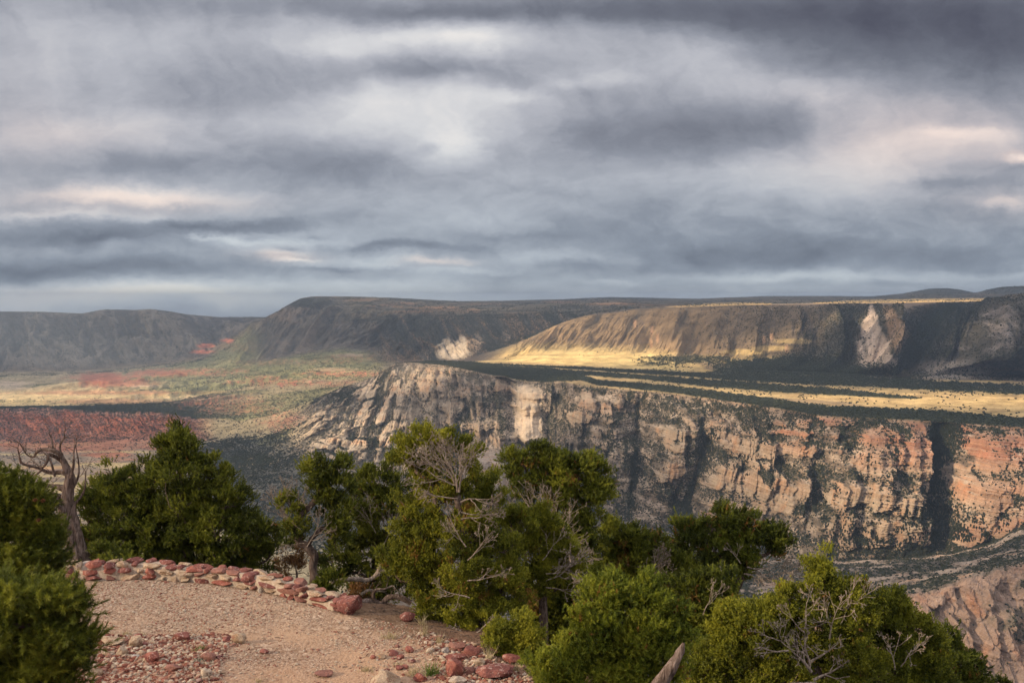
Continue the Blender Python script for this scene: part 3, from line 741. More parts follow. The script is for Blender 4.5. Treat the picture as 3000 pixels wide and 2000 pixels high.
# ---- canyon wall
rockw = np.clip(cliffR + cliffL, 0, 1)
strat = h * 9 + 0.5 * fbm(sm / 200, h * 3, 3, 290)
sband = vn2(strat * 2.3, strat * 0 + 3.3, 5)
sband2 = vn2(strat * 9.0, sm / 400, 6)
redmix = np.clip(sstep(.50, 1.0, h + .16 * fbm(sm / 160, h * 2, 3, 293)) * sstep(1950, 2500, PX) * .75 + sstep(2550, 2900, PX) * .45 + .55 * (sband - .5) + .22 * n_px, 0, 1)
rc = cream[None, None, :] * (1 - redmix[..., None]) + pinkr[None, None, :] * redmix[..., None]
tw = np.clip(.25 + .8 * (sband2 - .4) + .3 * n_med, 0, 1)[..., None] * .6
rc = rc * (1 - tw) + tan[None, None, :] * tw
rc = rc * .90
paint(rc, rockw); ROCK[:] = rockw
setv(VEG, .03, rockw)
flat = sstep(.46, .70, SLOPE + .10 * fbm(GX / 25, GZ / 25, 3, 296))
gl = sstep(.20, .55, np.clip(gul / 45, 0, 1.2) + .22 * fbm(sm / 30, h * 5, 4, 298))
hollow = sstep(.10, .42, -butt + .25 * fbm(sm / 16, h * 8, 4, 300))
lowsl = sstep(.35, .0, h + .2 * fbm(sm / 70, h * 3, 3, 303)) * (1 - sstep(2150, 2450, PX))
mixz = 1 - blk_in
vg = np.clip(np.maximum.reduce([flat * .95 * (1 - .6 * sstep(.1, .4, shp)), gl * (1 - sstep(.1, .4, shp)), hollow * .8 * (1 - sstep(.1, .4, shp)), lowsl * .7, mixz * .95, bench_t * .95 * (1 - .35 * sstep(.1, .4, shp))]), 0, 1) * cliffR
talus = sstep(-.25, .35, fbm(sm / 14, h * 26, 4, 307, .65))[..., None]
soilc = C(.13, .105, .078) * (1 - talus) + C(.40, .315, .235) * talus
paint(soilc, vg * .92)
dens = np.clip(.34 + .75 * gl + .5 * hollow + .55 * bench_t + .55 * sstep(-.15, .3, fbm(sm / 40, h * 7, 4, 308)) * (1 - .5 * lowsl), 0, 1)
setv(VEG, dens, np.clip(vg * 1.0, 0, 1)); ROCK *= (1 - .8 * vg)
# tilted slabs: vegetation strips between fins, scrub on the shoulder
vl = np.clip((1 - fin) * .95 + .9 * sstep(.75, 1.0, h) * sstep(-.15, .3, fbm(uu / 40, vv / 60, 4, 310)) + sstep(.28, .0, h + .12 * n_px) * .9 * (1 - sstep(1050, 1350, PX)) + .85 * sstep(.52, .30, (hl * 11) % 1.0) * sstep(-.25, .15, fbm(PX / 26, h * 16, 4, 313)), 0, 1) * cliffL
paint(C(.60, .48, .34), cliffL * .8 * (1 - vl))
tal2 = sstep(-.15, .35, fbm(uu / 12, vv * 24, 4, 311, .65))[..., None]
paint(C(.12, .105, .075) * (1 - tal2) + C(.44, .36, .27) * tal2, vl * .95)
setv(VEG, np.clip(.30 + .8 * sstep(-.2, .25, fbm(uu / 60, vv * 6, 4, 312)), 0, 1), vl); ROCK *= (1 - .8 * vl)
paint(C(.60, .47, .33), np.clip(nose * 1.6, 0, 1) * (VX > 1490)); setv(VEG, .03, np.clip(nose * 1.6, 0, 1))
paint(C(.40, .32, .25), kn * 1.5); setv(VEG, .05, np.clip(kn * 2, 0, 1)); ROCK[:] = np.maximum(ROCK, np.clip(kn * 1.5, 0, 1))
# ---- lower canyon slopes and slickrock
lo = band(1.0, iD + .02, .05) * sstep(900, 1500, PX + 200 * n_big)
paint(C(.17, .14, .11), lo); setv(VEG, .7, lo)
slick = band(1.7, 3.08, .06) * sstep(2300, 2450, PX)
paint(C(.36, .245, .175), slick * 1.0); setv(VEG, .06, slick); ROCK[:] = np.maximum(ROCK, slick)
gg = slick * sstep(.12, .5, fbm(GX / 45, GY / 22, 4, 320, .55)) ; paint(C(.13, .11, .08), gg * .8); setv(VEG, .7, gg); ROCK *= (1 - gg * .6)
paint(C(.42, .22, .13), slick * sstep(.2, .5, fbm(GX / 22, GZ / 30, 4, 325)) * .7)
bn = band(3.1, iD + .02, .06) * sstep(1900, 2250, PX)
sl = bn * sstep(.06, .28, fbm(GX / 38 + GY / 60, GY / 34, 6, 330, .68)); paint(C(.13, .108, .082), bn); setv(VEG, .9, bn); paint(C(.38, .295, .225), sl); setv(VEG, .15, sl); ROCK[:] = np.maximum(ROCK, sl)
VEG = np.clip(VEG, 0, 1)


# ------------------------------------------------------------------ terrain material
def terrain_material():
    m = bpy.data.materials.new('land'); m.use_nodes = True
    t = m.node_tree; t.nodes.clear(); g = NT(t)
    pos = g.node('ShaderNodeNewGeometry').outputs['Position']
    alb = g.node('ShaderNodeAttribute', attribute_name='albedo').outputs['Color']
    rock = g.node('ShaderNodeAttribute', attribute_name='rock').outputs['Fac']
    veg = g.node('ShaderNodeAttribute', attribute_name='veg').outputs['Fac']
    # rock: fine strata, joints, stains
    st = g.noise(g.vmath('MULTIPLY', pos, (.012, .012, .30)), 1.0, 6.0, .65)
    jt = g.noise(g.vmath('MULTIPLY', pos, (.16, .16, .025)), 1.0, 5.0, .65, .4)
    bl = g.noise(g.vmath('MULTIPLY', pos, (.035, .035, .05)), 1.0, 6.0, .6)
    rr = g.math('ADD', g.math('MULTIPLY', st, .75), g.math('ADD', g.math('MULTIPLY', jt, .65), g.math('MULTIPLY', bl, .5)))
    rm = g.maprange(rr, .62, 1.25, .42, 1.42, False)
    rcol = g.mix(1.0, alb, g.combine(rm, rm, rm), 'MULTIPLY')
    ox = g.maprange(g.noise(g.vmath('MULTIPLY', pos, (.03, .03, .012)), 1.0, 5.0, .6, .6), .50, .68)
    rcol = g.mix(g.math('MULTIPLY', ox, .55), rcol, g.mix(1.0, rcol, (1.18, .82, .58), 'MULTIPLY'))
    # soil and grass: mottled, speckled with small brush
    s1 = g.noise(g.vmath('MULTIPLY', pos, (.02, .02, .02)), 1.0, 8.0, .65)
    s2 = g.noise(g.vmath('MULTIPLY', pos, (.22, .22, .22)), 1.0, 4.0, .6)
    sm_ = g.math('ADD', g.math('MULTIPLY', s1, 1.6), g.math('MULTIPLY', s2, .7))
    sv = g.maprange(sm_, .80, 1.50, .52, 1.48, False)
    scol = g.mix(1.0, alb, g.combine(sv, sv, sv), 'MULTIPLY')
    sp = g.noise(g.vmath('MULTIPLY', pos, (.13, .09, .13)), 1.0, 3.0, .7)
    th = g.math('MULTIPLY_ADD', veg, -.24, .68)
    spk = g.maprange(g.math('SUBTRACT', sp, th), -.02, .05)
    scol = g.mix(g.math('MULTIPLY', spk, .85), scol, (.030, .036, .020))
    col = g.mix(rock, scol, rcol)
    col = g.mix(1.0, col, (1, 1, 1), 'MULTIPLY')
    bh = g.math('ADD', g.math('MULTIPLY', rr, 5.0), g.math('MULTIPLY', s1, 3.0))
    bump = g.node('ShaderNodeBump', {'Height': bh, 'Strength': .9, 'Distance': 1.0})
    b = g.node('ShaderNodeBsdfDiffuse', {'Color': col, 'Roughness': .9, 'Normal': bump.outputs[0]})
    g.node('ShaderNodeOutputMaterial', {'Surface': b.outputs[0]})
    return m


LAND = terrain_material()
idx = np.arange(NR * NCOL).reshape(NR, NCOL)
Q = np.stack([idx[:-1, :-1], idx[:-1, 1:], idx[1:, 1:], idx[1:, :-1]], -1)
lc_f = LC[:-1, :-1]; px_f = PX[:-1, :-1]
reg = np.full(lc_f.shape, 'x', dtype='<U12')
reg[:] = 'hills'
reg[lc_f < iI] = 'ridge'
reg[lc_f < iG] = 'plateau'
reg[lc_f < iF] = 'canyon_cliff'
reg[lc_f < iD] = 'canyon'
reg[(lc_f < iK) & (px_f < 1104) & ~((lc_f < iF) & (px_f > 850))] = 'valley'
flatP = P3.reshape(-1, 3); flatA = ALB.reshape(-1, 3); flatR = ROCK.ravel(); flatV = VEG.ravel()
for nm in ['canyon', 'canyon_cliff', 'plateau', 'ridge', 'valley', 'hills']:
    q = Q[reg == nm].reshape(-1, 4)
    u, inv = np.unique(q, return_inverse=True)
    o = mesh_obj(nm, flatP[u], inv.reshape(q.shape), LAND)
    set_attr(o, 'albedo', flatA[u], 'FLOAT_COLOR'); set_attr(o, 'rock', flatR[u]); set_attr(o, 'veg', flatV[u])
    tag(o, kind='structure')


# ------------------------------------------------------------------ scrub: instanced little junipers and firs, one uncountable mass per part of the land
def leaf_mass_material(name, c1, c2):
    m = bpy.data.materials.new(name); m.use_nodes = True
    t = m.node_tree; t.nodes.clear(); g = NT(t)
    inf = g.node('ShaderNodeAttribute', attribute_type='INSTANCER', attribute_name='tone').outputs['Fac']
    pos = g.node('ShaderNodeNewGeometry').outputs['Position']
    n = g.noise(pos, .6, 2.0, .6)
    c = g.mix(inf, c1, c2)
    k = g.maprange(n, .3, .7, .6, 1.4, False)
    c = g.mix(1.0, c, g.combine(k, k, k), 'MULTIPLY')
    b = g.node('ShaderNodeBsdfDiffuse', {'Color': c})
    g.node('ShaderNodeOutputMaterial', {'Surface': b.outputs[0]})
    return m


SCRUB = leaf_mass_material('juniper_scrub', (.021, .026, .019), (.052, .057, .036))


def scatter_gn(name, pts, size, tall, mat, tone, label, cat, sub=1, noisy=.45, rot=True, zsink=-.1):
    """points mesh + geometry nodes: every point becomes a small lumpy bush"""
    me = bpy.data.meshes.new(name)
    me.vertices.add(len(pts)); me.vertices.foreach_set('co', np.asarray(pts, np.float32).ravel())
    o = bpy.data.objects.new(name, me); COL.objects.link(o)
    a = me.attributes.new('size', 'FLOAT_VECTOR', 'POINT')
    sv = np.stack([size * rng.uniform(.85, 1.2, len(pts)), size * rng.uniform(.85, 1.2, len(pts)), size * tall], -1).astype(np.float32)
    a.data.foreach_set('vector', sv.ravel())
    a = me.attributes.new('tone', 'FLOAT', 'POINT'); a.data.foreach_set('value', np.asarray(tone, np.float32))
    a = me.attributes.new('spin', 'FLOAT_VECTOR', 'POINT')
    sp = np.zeros((len(pts), 3), np.float32); sp[:, 2] = rng.uniform(0, 6.28, len(pts))
    if rot is not True: sp[:, :2] = rng.uniform(-.5, .5, (len(pts), 2))
    a.data.foreach_set('vector', sp.ravel())
    ng = bpy.data.node_groups.new(name, 'GeometryNodeTree')
    ng.interface.new_socket('Geometry', in_out='INPUT', socket_type='NodeSocketGeometry')
    ng.interface.new_socket('Geometry', in_out='OUTPUT', socket_type='NodeSocketGeometry')
    g = NT(ng)
    gi = g.node('NodeGroupInput'); go = g.node('NodeGroupOutput')
    ico = g.node('GeometryNodeMeshIcoSphere', {'Radius': .5, 'Subdivisions': sub})
    nz = g.node('ShaderNodeTexNoise', {'Scale': 2.3, 'Detail': 2.0})
    off = g.vmath('SUBTRACT', nz.outputs[1], (.5, .5, .5))
    off = g.scale(off, noisy * 2)
    sp_ = g.node('GeometryNodeSetPosition', {'Geometry': ico.outputs[0], 'Offset': off})
    mm = g.node('GeometryNodeSetMaterial', {'Geometry': sp_.outputs[0], 'Material': mat})
    na = lambda n, ty: g.node('GeometryNodeInputNamedAttribute', {'Name': n}, data_type=ty)
    ip = g.node('GeometryNodeInstanceOnPoints', {'Points': gi.outputs[0], 'Instance': mm.outputs[0]})
    s_ = na('size', 'FLOAT_VECTOR'); ng.links.new(s_.outputs[0], ip.inputs['Scale'])
    r_ = na('spin', 'FLOAT_VECTOR'); ng.links.new(r_.outputs[0], ip.inputs['Rotation'])
    ng.links.new(ip.outputs[0], go.inputs[0])
    md = o.modifiers.new('scatter', 'NODES'); md.node_group = ng
    tag(o, label, cat, kind='stuff')
    return o


def pick(mask, n, power=1.0):
    w = (mask.ravel() ** power).astype(float)
    w /= w.sum()
    i = rng.choice(w.size, size=n, p=w)
    r, c = i // NCOL, i % NCOL
    r2 = np.clip(r + 1, 0, NR - 1); c2 = np.clip(c + 1, 0, NCOL - 1)
    a, b = rng.random(n)[:, None], rng.random(n)[:, None]
    p = P3[r, c] + (P3[r2, c] - P3[r, c]) * a + (P3[r, c2] - P3[r, c]) * b
    return p, i


inview = ((VX > -1200) & (VX < 4200) & (VY < 2150)).astype(float) * np.where((VX > -150) & (VX < 3150), 1.0, 1.2)
def scrub(name, zone, n, s0, s1, tall, label, pw=1.6):
    p, i = pick(np.clip(VEG, 0, 1) * zone * inview, n, pw)
    s = rng.uniform(s0, s1, n) * (0.75 + .5 * rng.random(n) ** 2)
    p[:, 2] += s * .2
    scatter_gn(name, p, s, tall, SCRUB, rng.random(n), label, 'scrub')
zc = (LC > iD - .02) & (LC < iF) & (PX > 850)
scrub('cliff_scrub', zc * 1.0, 85000, 1.5, 3.3, 1.0, 'dark juniper and fir scrub clinging to ledges and gullies of the canyon wall', 2.0)
glz = np.clip(gl * cliffR + .5 * hollow * cliffR, 0, 1) * (h > .1)
p_, i_ = pick(glz * inview, 7000, 2.0)
s_c = rng.uniform(1.6, 2.8, 7000); p_[:, 2] += s_c * .9
scatter_gn('gully_firs', p_, s_c, 2.4, SCRUB, rng.random(7000) * .4, 'tall dark firs packed into the shaded gullies of the canyon wall', 'scrub')
scrub('canyon_scrub', ((LC > 1.2) & (LC <= iD) & (PX > 1000)) * 1.0, 30000, 1.3, 2.8, .9, 'dark scrub spread over the lower canyon benches and slickrock')
scrub('mesa_woodland', ((LC >= iF) & (LC < iH) & (PX > 1120)) * (VY > 1040), 36000, 2.4, 4.8, .85, 'dark pinyon woodland in strips along the rim and across the golden mesa top', 2.5)
scrub('ridge_scrub', ((LC >= iG + .3) & (LC < iK) & (PX > 1104)) * 1.0, 60000, 2.2, 4.4, 1.1, 'dark conifers and brush dotting the gullied ridge behind the golden plain', 1.8)
scrub('valley_scrub', ((LC < iK) & (LC > 2) & (PX <= 1104)) * 1.0, 80000, 2.2, 5.0, .6, 'scattered green brush covering the red valley floor at left', 1.8)
scrub('hill_scrub', ((LC >= iJ + .6) & (LC < iL)) * (.25 + 1.0 * sstep(-.2, .3, fbm(PX / 30, LC * 14, 4, 340))) * (1 - .6 * sstep(1750, 2000, PX)) / np.clip(VEG, .12, 1) * .3, 32000, 3.0, 6.0, .8, 'dark brush freckling the distant hillsides and the far plateau', 1.5)
n_ = 700
p_, i_ = pick(((LC > iF + .12) & (LC < iG + .5) & (PX > 1850)) * (VEG < .5) * sstep(-.3, .4, n_med), n_)
s_c = rng.uniform(2.2, 4.4, n_); p_[:, 2] += s_c * .25
scatter_gn('meadow_junipers', p_, s_c, .85, SCRUB, rng.random(n_) * .6, 'tiny scattered junipers dotting the golden grass of the mesa top', 'scrub')
# ------------------------------------------------------------------ unseen cloud deck added to block the sun; gaps shaped to light chosen ground
def build_deck():
    H = 2600.0
    cs = 45.0
    x0, x1, y0, y1 = -11500, 3200, -4200, 5700
    nx, ny = int((x1 - x0) / cs), int((y1 - y0) / cs)
    X, Y = np.meshgrid(np.linspace(x0, x1, nx), np.linspace(y0, y1, ny))
    wx = 170 * fbm(X / 900, Y / 900, 4, 400, .55); wy = 170 * fbm(X / 900, Y / 900, 4, 410, .55)
    T = np.full(X.shape, 0.05) + 0.05 * fbm(X / 700, Y / 700, 3, 415)
    # gaps: (px, py, depth) of the ground the beam reaches, half sizes in metres across and in depth, openness
    gaps = [
        ((1620, 1062), 2750, 420, 150, 1.0), ((1850, 1050), 2800, 260, 150, .85), ((1560, 985), 3200, 260, 190, .75), ((1720, 1000), 3050, 420, 120, .45), ((1750, 950), 3220, 420, 190, .25), ((1480, 1045), 2980, 160, 120, .9), ((2100, 1045), 2600, 260, 110, .5), ((2300, 1020), 2650, 160, 110, .42),
        ((1335, 1025), 3750, 120, 140, .85), ((1390, 1010), 3800, 130, 100, .4),
        ((1270, 1110), 2640, 190, 110, .95), ((1130, 1130), 2750, 110, 110, .6), ((930, 1240), 2450, 210, 200, 1.0), ((1050, 1300), 2300, 230, 160, .55),
        ((1560, 1180), 2150, 130, 90, .60), ((1400, 1250), 2150, 260, 140, .55), ((1300, 1350), 2100, 260, 140, .35),
        ((2560, 960), 2650, 85, 110, .75), ((2640, 980), 2700, 90, 70, .35), ((2850, 960), 2350, 130, 110, .28), ((2420, 1000), 2650, 130, 120, .3), ((2790, 1080), 2330, 150, 60, .25),
        ((2000, 1160), 1950, 420, 110, .62), ((2500, 1180), 1750, 420, 110, .70), ((2900, 1180), 1750, 360, 130, .75), ((1750, 1120), 2250, 260, 70, .7),
        ((1900, 1250), 1750, 260, 110, .30), ((2150, 1330), 1550, 300, 140, .42), ((2500, 1380), 1400, 320, 160, .45), ((2850, 1400), 1320, 260, 160, .36), ((2600, 1560), 1330, 300, 100, .38), ((2780, 1800), 880, 200, 120, .32),
        ((120, 1165), 3850, 520, 320, 1.0), ((330, 1150), 4000, 460, 240, .9), ((20, 1180), 3700, 380, 160, .9), ((260, 1250), 2790, 160, 110, .45), ((560, 1160), 3700, 420, 260, .8), ((560, 1100), 4500, 480, 260, .75), ((860, 1115), 3900, 480, 300, .85), ((1010, 1100), 3700, 300, 240, .7),
        ((760, 1230), 3000, 340, 240, .75), ((850, 1160), 3300, 340, 240, .75), ((640, 1180), 3400, 260, 200, .7), ((200, 1250), 2790, 420, 90, .40), ((450, 1245), 2790, 260, 90, .30), ((150, 1420), 2100, 420, 260, .45), ((60, 1480), 1900, 300, 160, .32), ((880, 1240), 2900, 120, 150, .5), ((700, 1360), 2350, 180, 80, .30),
        ((605, 1013), 5330, 55, 90, 1.0), ((680, 1000), 5330, 60, 80, .7), ((720, 1050), 4700, 300, 200, .45),
        ((1250, 905), 4900, 420, 300, .40), ((1050, 880), 5400, 300, 300, .20), ((2650, 880), 3800, 700, 420, .95), ((2100, 893), 3900, 300, 300, .55), ((1750, 888), 5400, 360, 300, .3),
        ((300, 960), 5700, 1500, 400, .10), ((900, 960), 5200, 700, 400, .12),
    ]
    def put(P, sx, sy, a):
        k = (H - P[2]) / SDIR[2]
        qx, qy = P[0] + SDIR[0] * k, P[1] + SDIR[1] * k
        d = ((X + wx * min(1, sx / 300) - qx) / sx) ** 2 + ((Y + wy * min(1, sy / 200) - qy) / sy) ** 2
        return a * np.exp(-(d ** 1.5) * .8)
    lit = np.zeros_like(X)
    for (pp, dep, sx, sy, a) in gaps:
        P = at(pp[0], pp[1], dep)
        lit = 1 - (1 - lit) * (1 - put(P, sx, sy, a))
    lit = 1 - (1 - lit) * (1 - put(np.array([0, 15, 0]), 260, 260, FORE_SUN))
    T = np.clip(T + lit, 0, 1)
    T *= 1
    idx = np.arange(nx * ny).reshape(ny, nx)
    q = np.stack([idx[:-1, :-1], idx[:-1, 1:], idx[1:, 1:], idx[1:, :-1]], -1).reshape(-1, 4)
    Z = H + 0.0 * X
    m = bpy.data.materials.new('added_cloud_vapour'); m.use_nodes = True
    t = m.node_tree; t.nodes.clear(); g = NT(t)
    a = g.node('ShaderNodeAttribute', attribute_name='gap').outputs['Fac']
    tr = g.node('ShaderNodeBsdfTransparent')
    tl = g.node('ShaderNodeBsdfTranslucent', {'Color': (.86, .90, 1.0, 1)})
    df = g.node('ShaderNodeBsdfDiffuse', {'Color': (.8, .8, .82, 1)})
    s = g.node('ShaderNodeMixShader', {0: .25, 1: tl.outputs[0], 2: df.outputs[0]})
    s2 = g.node('ShaderNodeMixShader', {0: a, 1: s.outputs[0], 2: tr.outputs[0]})
    g.node('ShaderNodeOutputMaterial', {'Surface': s2.outputs[0]})
    o = mesh_obj('added_cloud_deck', np.stack([X, Y, Z], -1).reshape(-1, 3), q, m, smooth=True)
    set_attr(o, 'gap', T.ravel())
    tag(o, kind='structure')


FORE_SUN = .52
build_deck()


def build_haze():
    m = bpy.data.materials.new('haze'); m.use_nodes = True
    t = m.node_tree; t.nodes.clear(); g = NT(t)
    v = g.node('ShaderNodeVolumePrincipled', {'Color': (.62, .77, 1.0, 1), 'Density': HAZE, 'Anisotropy': .2})
    g.node('ShaderNodeOutputMaterial', {'Volume': v.outputs[0]})
    x, y0, y1, z0, z1 = 11200, -400, 9800, -405, 60
    z0 = min(float(GZ.min()) - 3, -403)
    V = [(sx * x, y, z) for z in (z0, z1) for sx, y in ((-1, y0), (1, y0), (1, y1), (-1, y1))]
    Q_ = [(0, 3, 2, 1), (4, 5, 6, 7), (0, 1, 5, 4), (1, 2, 6, 5), (2, 3, 7, 6), (3, 0, 4, 7)]
    o = mesh_obj('haze', V, Q_, m)
    tag(o, 'thin blue air between the overlook and the far hills', 'haze', kind='stuff')
    m.cycles.homogeneous_volume = True


HAZE = 1.05e-4
build_haze()
# ------------------------------------------------------------------ the overlook: gravel pad, wall, rocks
def on_pad(px, py, z=0.0):
    dx, dy, dz = ray(px, py)
    k = (z - CZ) / dz
    return np.array([dx * k, dy * k, z])


EDGE_PX = [(-260, 1708), (0, 1700), (158, 1697), (255, 1702), (408, 1697), (612, 1710), (740, 1730), (842, 1753), (944, 1779), (1019, 1800), (1200, 1830), (1390, 1885), (1560, 1985)]
EDGE = np.array([on_pad(*p)[:2] for p in EDGE_PX])
EDGE = np.vstack([[[-34, EDGE[0, 1] + .5]], EDGE, [[1.0, 12.4], [1.6, 10.0], [2.3, 6.0], [3.0, 1.0], [3.2, -8.0]]])


def seg_dist(x, y, L):
    d = np.full(np.shape(x), 1e9)
    for a, b in zip(L[:-1], L[1:]):
        v = b - a
        t = np.clip(((x - a[0]) * v[0] + (y - a[1]) * v[1]) / (v @ v), 0, 1)
        d = np.minimum(d, np.hypot(x - a[0] - t * v[0], y - a[1] - t * v[1]))
    return d


def inside(x, y):
    poly = np.vstack([EDGE, [[-60, -8], [-60, EDGE[0, 1]]]])
    c = np.zeros(np.shape(x), bool)
    for a, b in zip(poly, np.roll(poly, -1, 0)):
        if a[1] == b[1]: continue
        cond = ((a[1] > y) != (b[1] > y)) & (x < (b[0] - a[0]) * (y - a[1]) / (b[1] - a[1]) + a[0])
        c ^= cond
    return c


def gz(x, y):
    x = np.asarray(x, float); y = np.asarray(y, float)
    d = seg_dist(x, y, EDGE)
    ins = inside(x, y)
    base = 0.33 * np.maximum(13.2 - y, 0) ** 1.0 * (1 - .0 * x)
    soft = sstep(0, 2.5, np.maximum(13.6 - y, 0))
    base = base * soft
    out = -(0.22 * np.minimum(d, 2.5) + 0.62 * np.maximum(d - 1.6, 0))
    mound = 0.16 * sstep(.4, -1.5, x + 3.6 + .5 * np.sin(y)) * sstep(16.4, 14.6, y) * 1.0
    z = base + mound + np.where(ins, 0, out)
    return z + 0.035 * fbm(x / 1.3, y / 1.3, 3, 500) * np.where(ins, sstep(0, 1.2, d), 1.0) + 0.22 * fbm(x / 2.0, y / 2.0, 3, 505) * np.where(ins, 0, sstep(0, 3, d))


nr_, nc_ = 420, 460
rr_ = np.concatenate([np.linspace(-6, 11, 30), np.linspace(11, 24, 300)[1:], np.linspace(24, 66, 92)[1:]])
uu_ = np.linspace(-1, 1, nc_)
GXf = uu_[None, :] * (9 + 0.78 * np.maximum(rr_, 0))[:, None]
GYf = np.repeat(rr_[:, None], nc_, 1)
GZf = gz(GXf, GYf)


def gravel_material():
    m = bpy.data.materials.new('gravel_ground'); m.use_nodes = True
    t = m.node_tree; t.nodes.clear(); g = NT(t)
    pos = g.node('ShaderNodeNewGeometry').outputs['Position']
    red = g.node('ShaderNodeAttribute', attribute_name='red').outputs['Fac']
    lit = g.node('ShaderNodeAttribute', attribute_name='litter').outputs['Fac']
    v = g.node('ShaderNodeTexVoronoi', {'Vector': pos, 'Scale': 42.0, 'Randomness': 1.0})
    v2 = g.node('ShaderNodeTexVoronoi', {'Vector': pos, 'Scale': 17.0, 'Randomness': 1.0})
    tone = g.node('ShaderNodeSeparateColor', {0: v.outputs['Color']}).outputs[0]
    tone2 = g.node('ShaderNodeSeparateColor', {0: v2.outputs['Color']}).outputs[1]
    peb = g.ramp(tone, [(0, (.07, .045, .032)), (.2, (.19, .125, .09)), (.5, (.31, .215, .15)), (.8, (.42, .31, .225)), (1, (.58, .46, .35))])
    peb2 = g.ramp(tone2, [(0, (.10, .06, .042)), (.4, (.26, .175, .12)), (1, (.50, .385, .29))])
    n = g.noise(pos, .55, 6.0, .6)
    n2 = g.noise(pos, 3.5, 5.0, .6)
    c = g.mix(g.maprange(n2, .42, .6), peb, peb2)
    dust = g.mix(n2, (.43, .265, .160), (.51, .345, .22))
    c = g.mix(g.maprange(g.math('ADD', n, g.math('MULTIPLY', red, .25)), .42, .72, .15, .75), c, dust)
    rs = g.mix(n2, (.22, .085, .052), (.40, .20, .13))
    c = g.mix(g.math('MULTIPLY', red, g.maprange(g.math('ADD', n2, red), .9, 1.3, .35, .92)), c, rs)
    duff = g.mix(n2, (.07, .045, .03), (.20, .12, .075))
    c = g.mix(g.math('MULTIPLY', lit, g.maprange(n2, .3, .6, .5, 1.0)), c, duff)
    dd = g.math('MULTIPLY_ADD', v.outputs['Distance'], -.9, g.math('MULTIPLY', v2.outputs['Distance'], -1.3))
    bump = g.node('ShaderNodeBump', {'Height': dd, 'Strength': .55, 'Distance': .02})
    b = g.node('ShaderNodeBsdfDiffuse', {'Color': c, 'Roughness': .9, 'Normal': bump.outputs[0]})
    g.node('ShaderNodeOutputMaterial', {'Surface': b.outputs[0]})
    return m


idf = np.arange(GXf.size).reshape(GXf.shape)
qf = np.stack([idf[:-1, :-1], idf[:-1, 1:], idf[1:, 1:], idf[1:, :-1]], -1).reshape(-1, 4)
gr_ob = mesh_obj('ground', np.stack([GXf, GYf, GZf], -1).reshape(-1, 3), qf, gravel_material(), smooth=True)
VXf, VYf = proj(np.stack([GXf, GYf, GZf], -1))
dE = seg_dist(GXf, GYf, EDGE); inE = inside(GXf, GYf)
nf = fbm(GXf * 1.4, GYf * 1.4, 4, 510)
def redness(vx, vy, n):
    a = sstep(1838, 1872, vy + 18 * n) * (1 - sstep(610, 760, vx + 60 * n))
    b = sstep(1100, 1300, vx + (vy - 1900) * -.4 + 60 * n) * sstep(1815, 1860, vy) * .75
    c_ = sstep(1700, 2050, vy + 30 * n) * .45
    return np.clip(np.maximum(np.maximum(a, b), c_), 0, 1)
RED = redness(VXf, VYf, nf)
set_attr(gr_ob, 'red', np.where(GYf < 12, .8, RED).ravel())
LIT = np.where(inE, sstep(.9, 0.1, dE + .25 * nf) * sstep(0.0, 1.0, GXf + 3.2) * .9, .92)
set_attr(gr_ob, 'litter', LIT.ravel())
tag(gr_ob, kind='structure')


def stone_material(name, base, stain, spot=None, sc=1.0):
    m = bpy.data.materials.new(name); m.use_nodes = True
    t = m.node_tree; t.nodes.clear(); g = NT(t)
    pos = g.node('ShaderNodeNewGeometry').outputs['Position']
    n = g.noise(pos, 6.0 * sc, 7.0, .62, .4); n2 = g.noise(pos, 38.0 * sc, 4.0, .7)
    c = g.mix(g.maprange(n, .42, .64), base, stain)
    k = g.maprange(n2, .3, .7, .55, 1.35, False)
    c = g.mix(1.0, c, g.combine(k, k, k), 'MULTIPLY')
    if spot: c = g.mix(g.maprange(g.noise(pos, 13.0 * sc, 4.0, .6, 1.0), .56, .64, 0, .85), c, spot)
    bump = g.node('ShaderNodeBump', {'Height': g.math('ADD', n, g.math('MULTIPLY', n2, .35)), 'Strength': .7, 'Distance': .04 / sc})
    b = g.node('ShaderNodeBsdfPrincipled', {'Base Color': c, 'Roughness': .85, 'Normal': bump.outputs[0]})
    b.inputs['Specular IOR Level'].default_value = .25
    g.node('ShaderNodeOutputMaterial', {'Surface': b.outputs[0]})
    return m


ST = {
    'red': stone_material('red_sandstone', (.20, .062, .045), (.28, .105, .075), (.36, .21, .165)),
    'maroon': stone_material('maroon_sandstone', (.15, .052, .042), (.23, .085, .065), (.36, .24, .20)),
    'rose': stone_material('rose_sandstone', (.20, .090, .068), (.27, .13, .095), (.20, .075, .055)),
    'cream': stone_material('cream_limestone', (.39, .29, .20), (.27, .17, .10), (.19, .085, .055)),
    'white': stone_material('pale_limestone', (.46, .37, .28), (.34, .25, .18), (.12, .08, .06)),
    'grey': stone_material('grey_stone', (.34, .29, .25), (.22, .17, .145), (.48, .42, .35)),
}

# unit stone from a subdivided icosphere
import bmesh
def ico(sub):
    bm = bmesh.new(); bmesh.ops.create_icosphere(bm, subdivisions=sub, radius=1.0)
    V = np.array([v.co[:] for v in bm.verts]); Fc = np.array([[v.index for v in f.verts] for f in bm.faces])
    bm.free(); return V, Fc
ICO = {k: ico(k) for k in (2, 3, 4)}


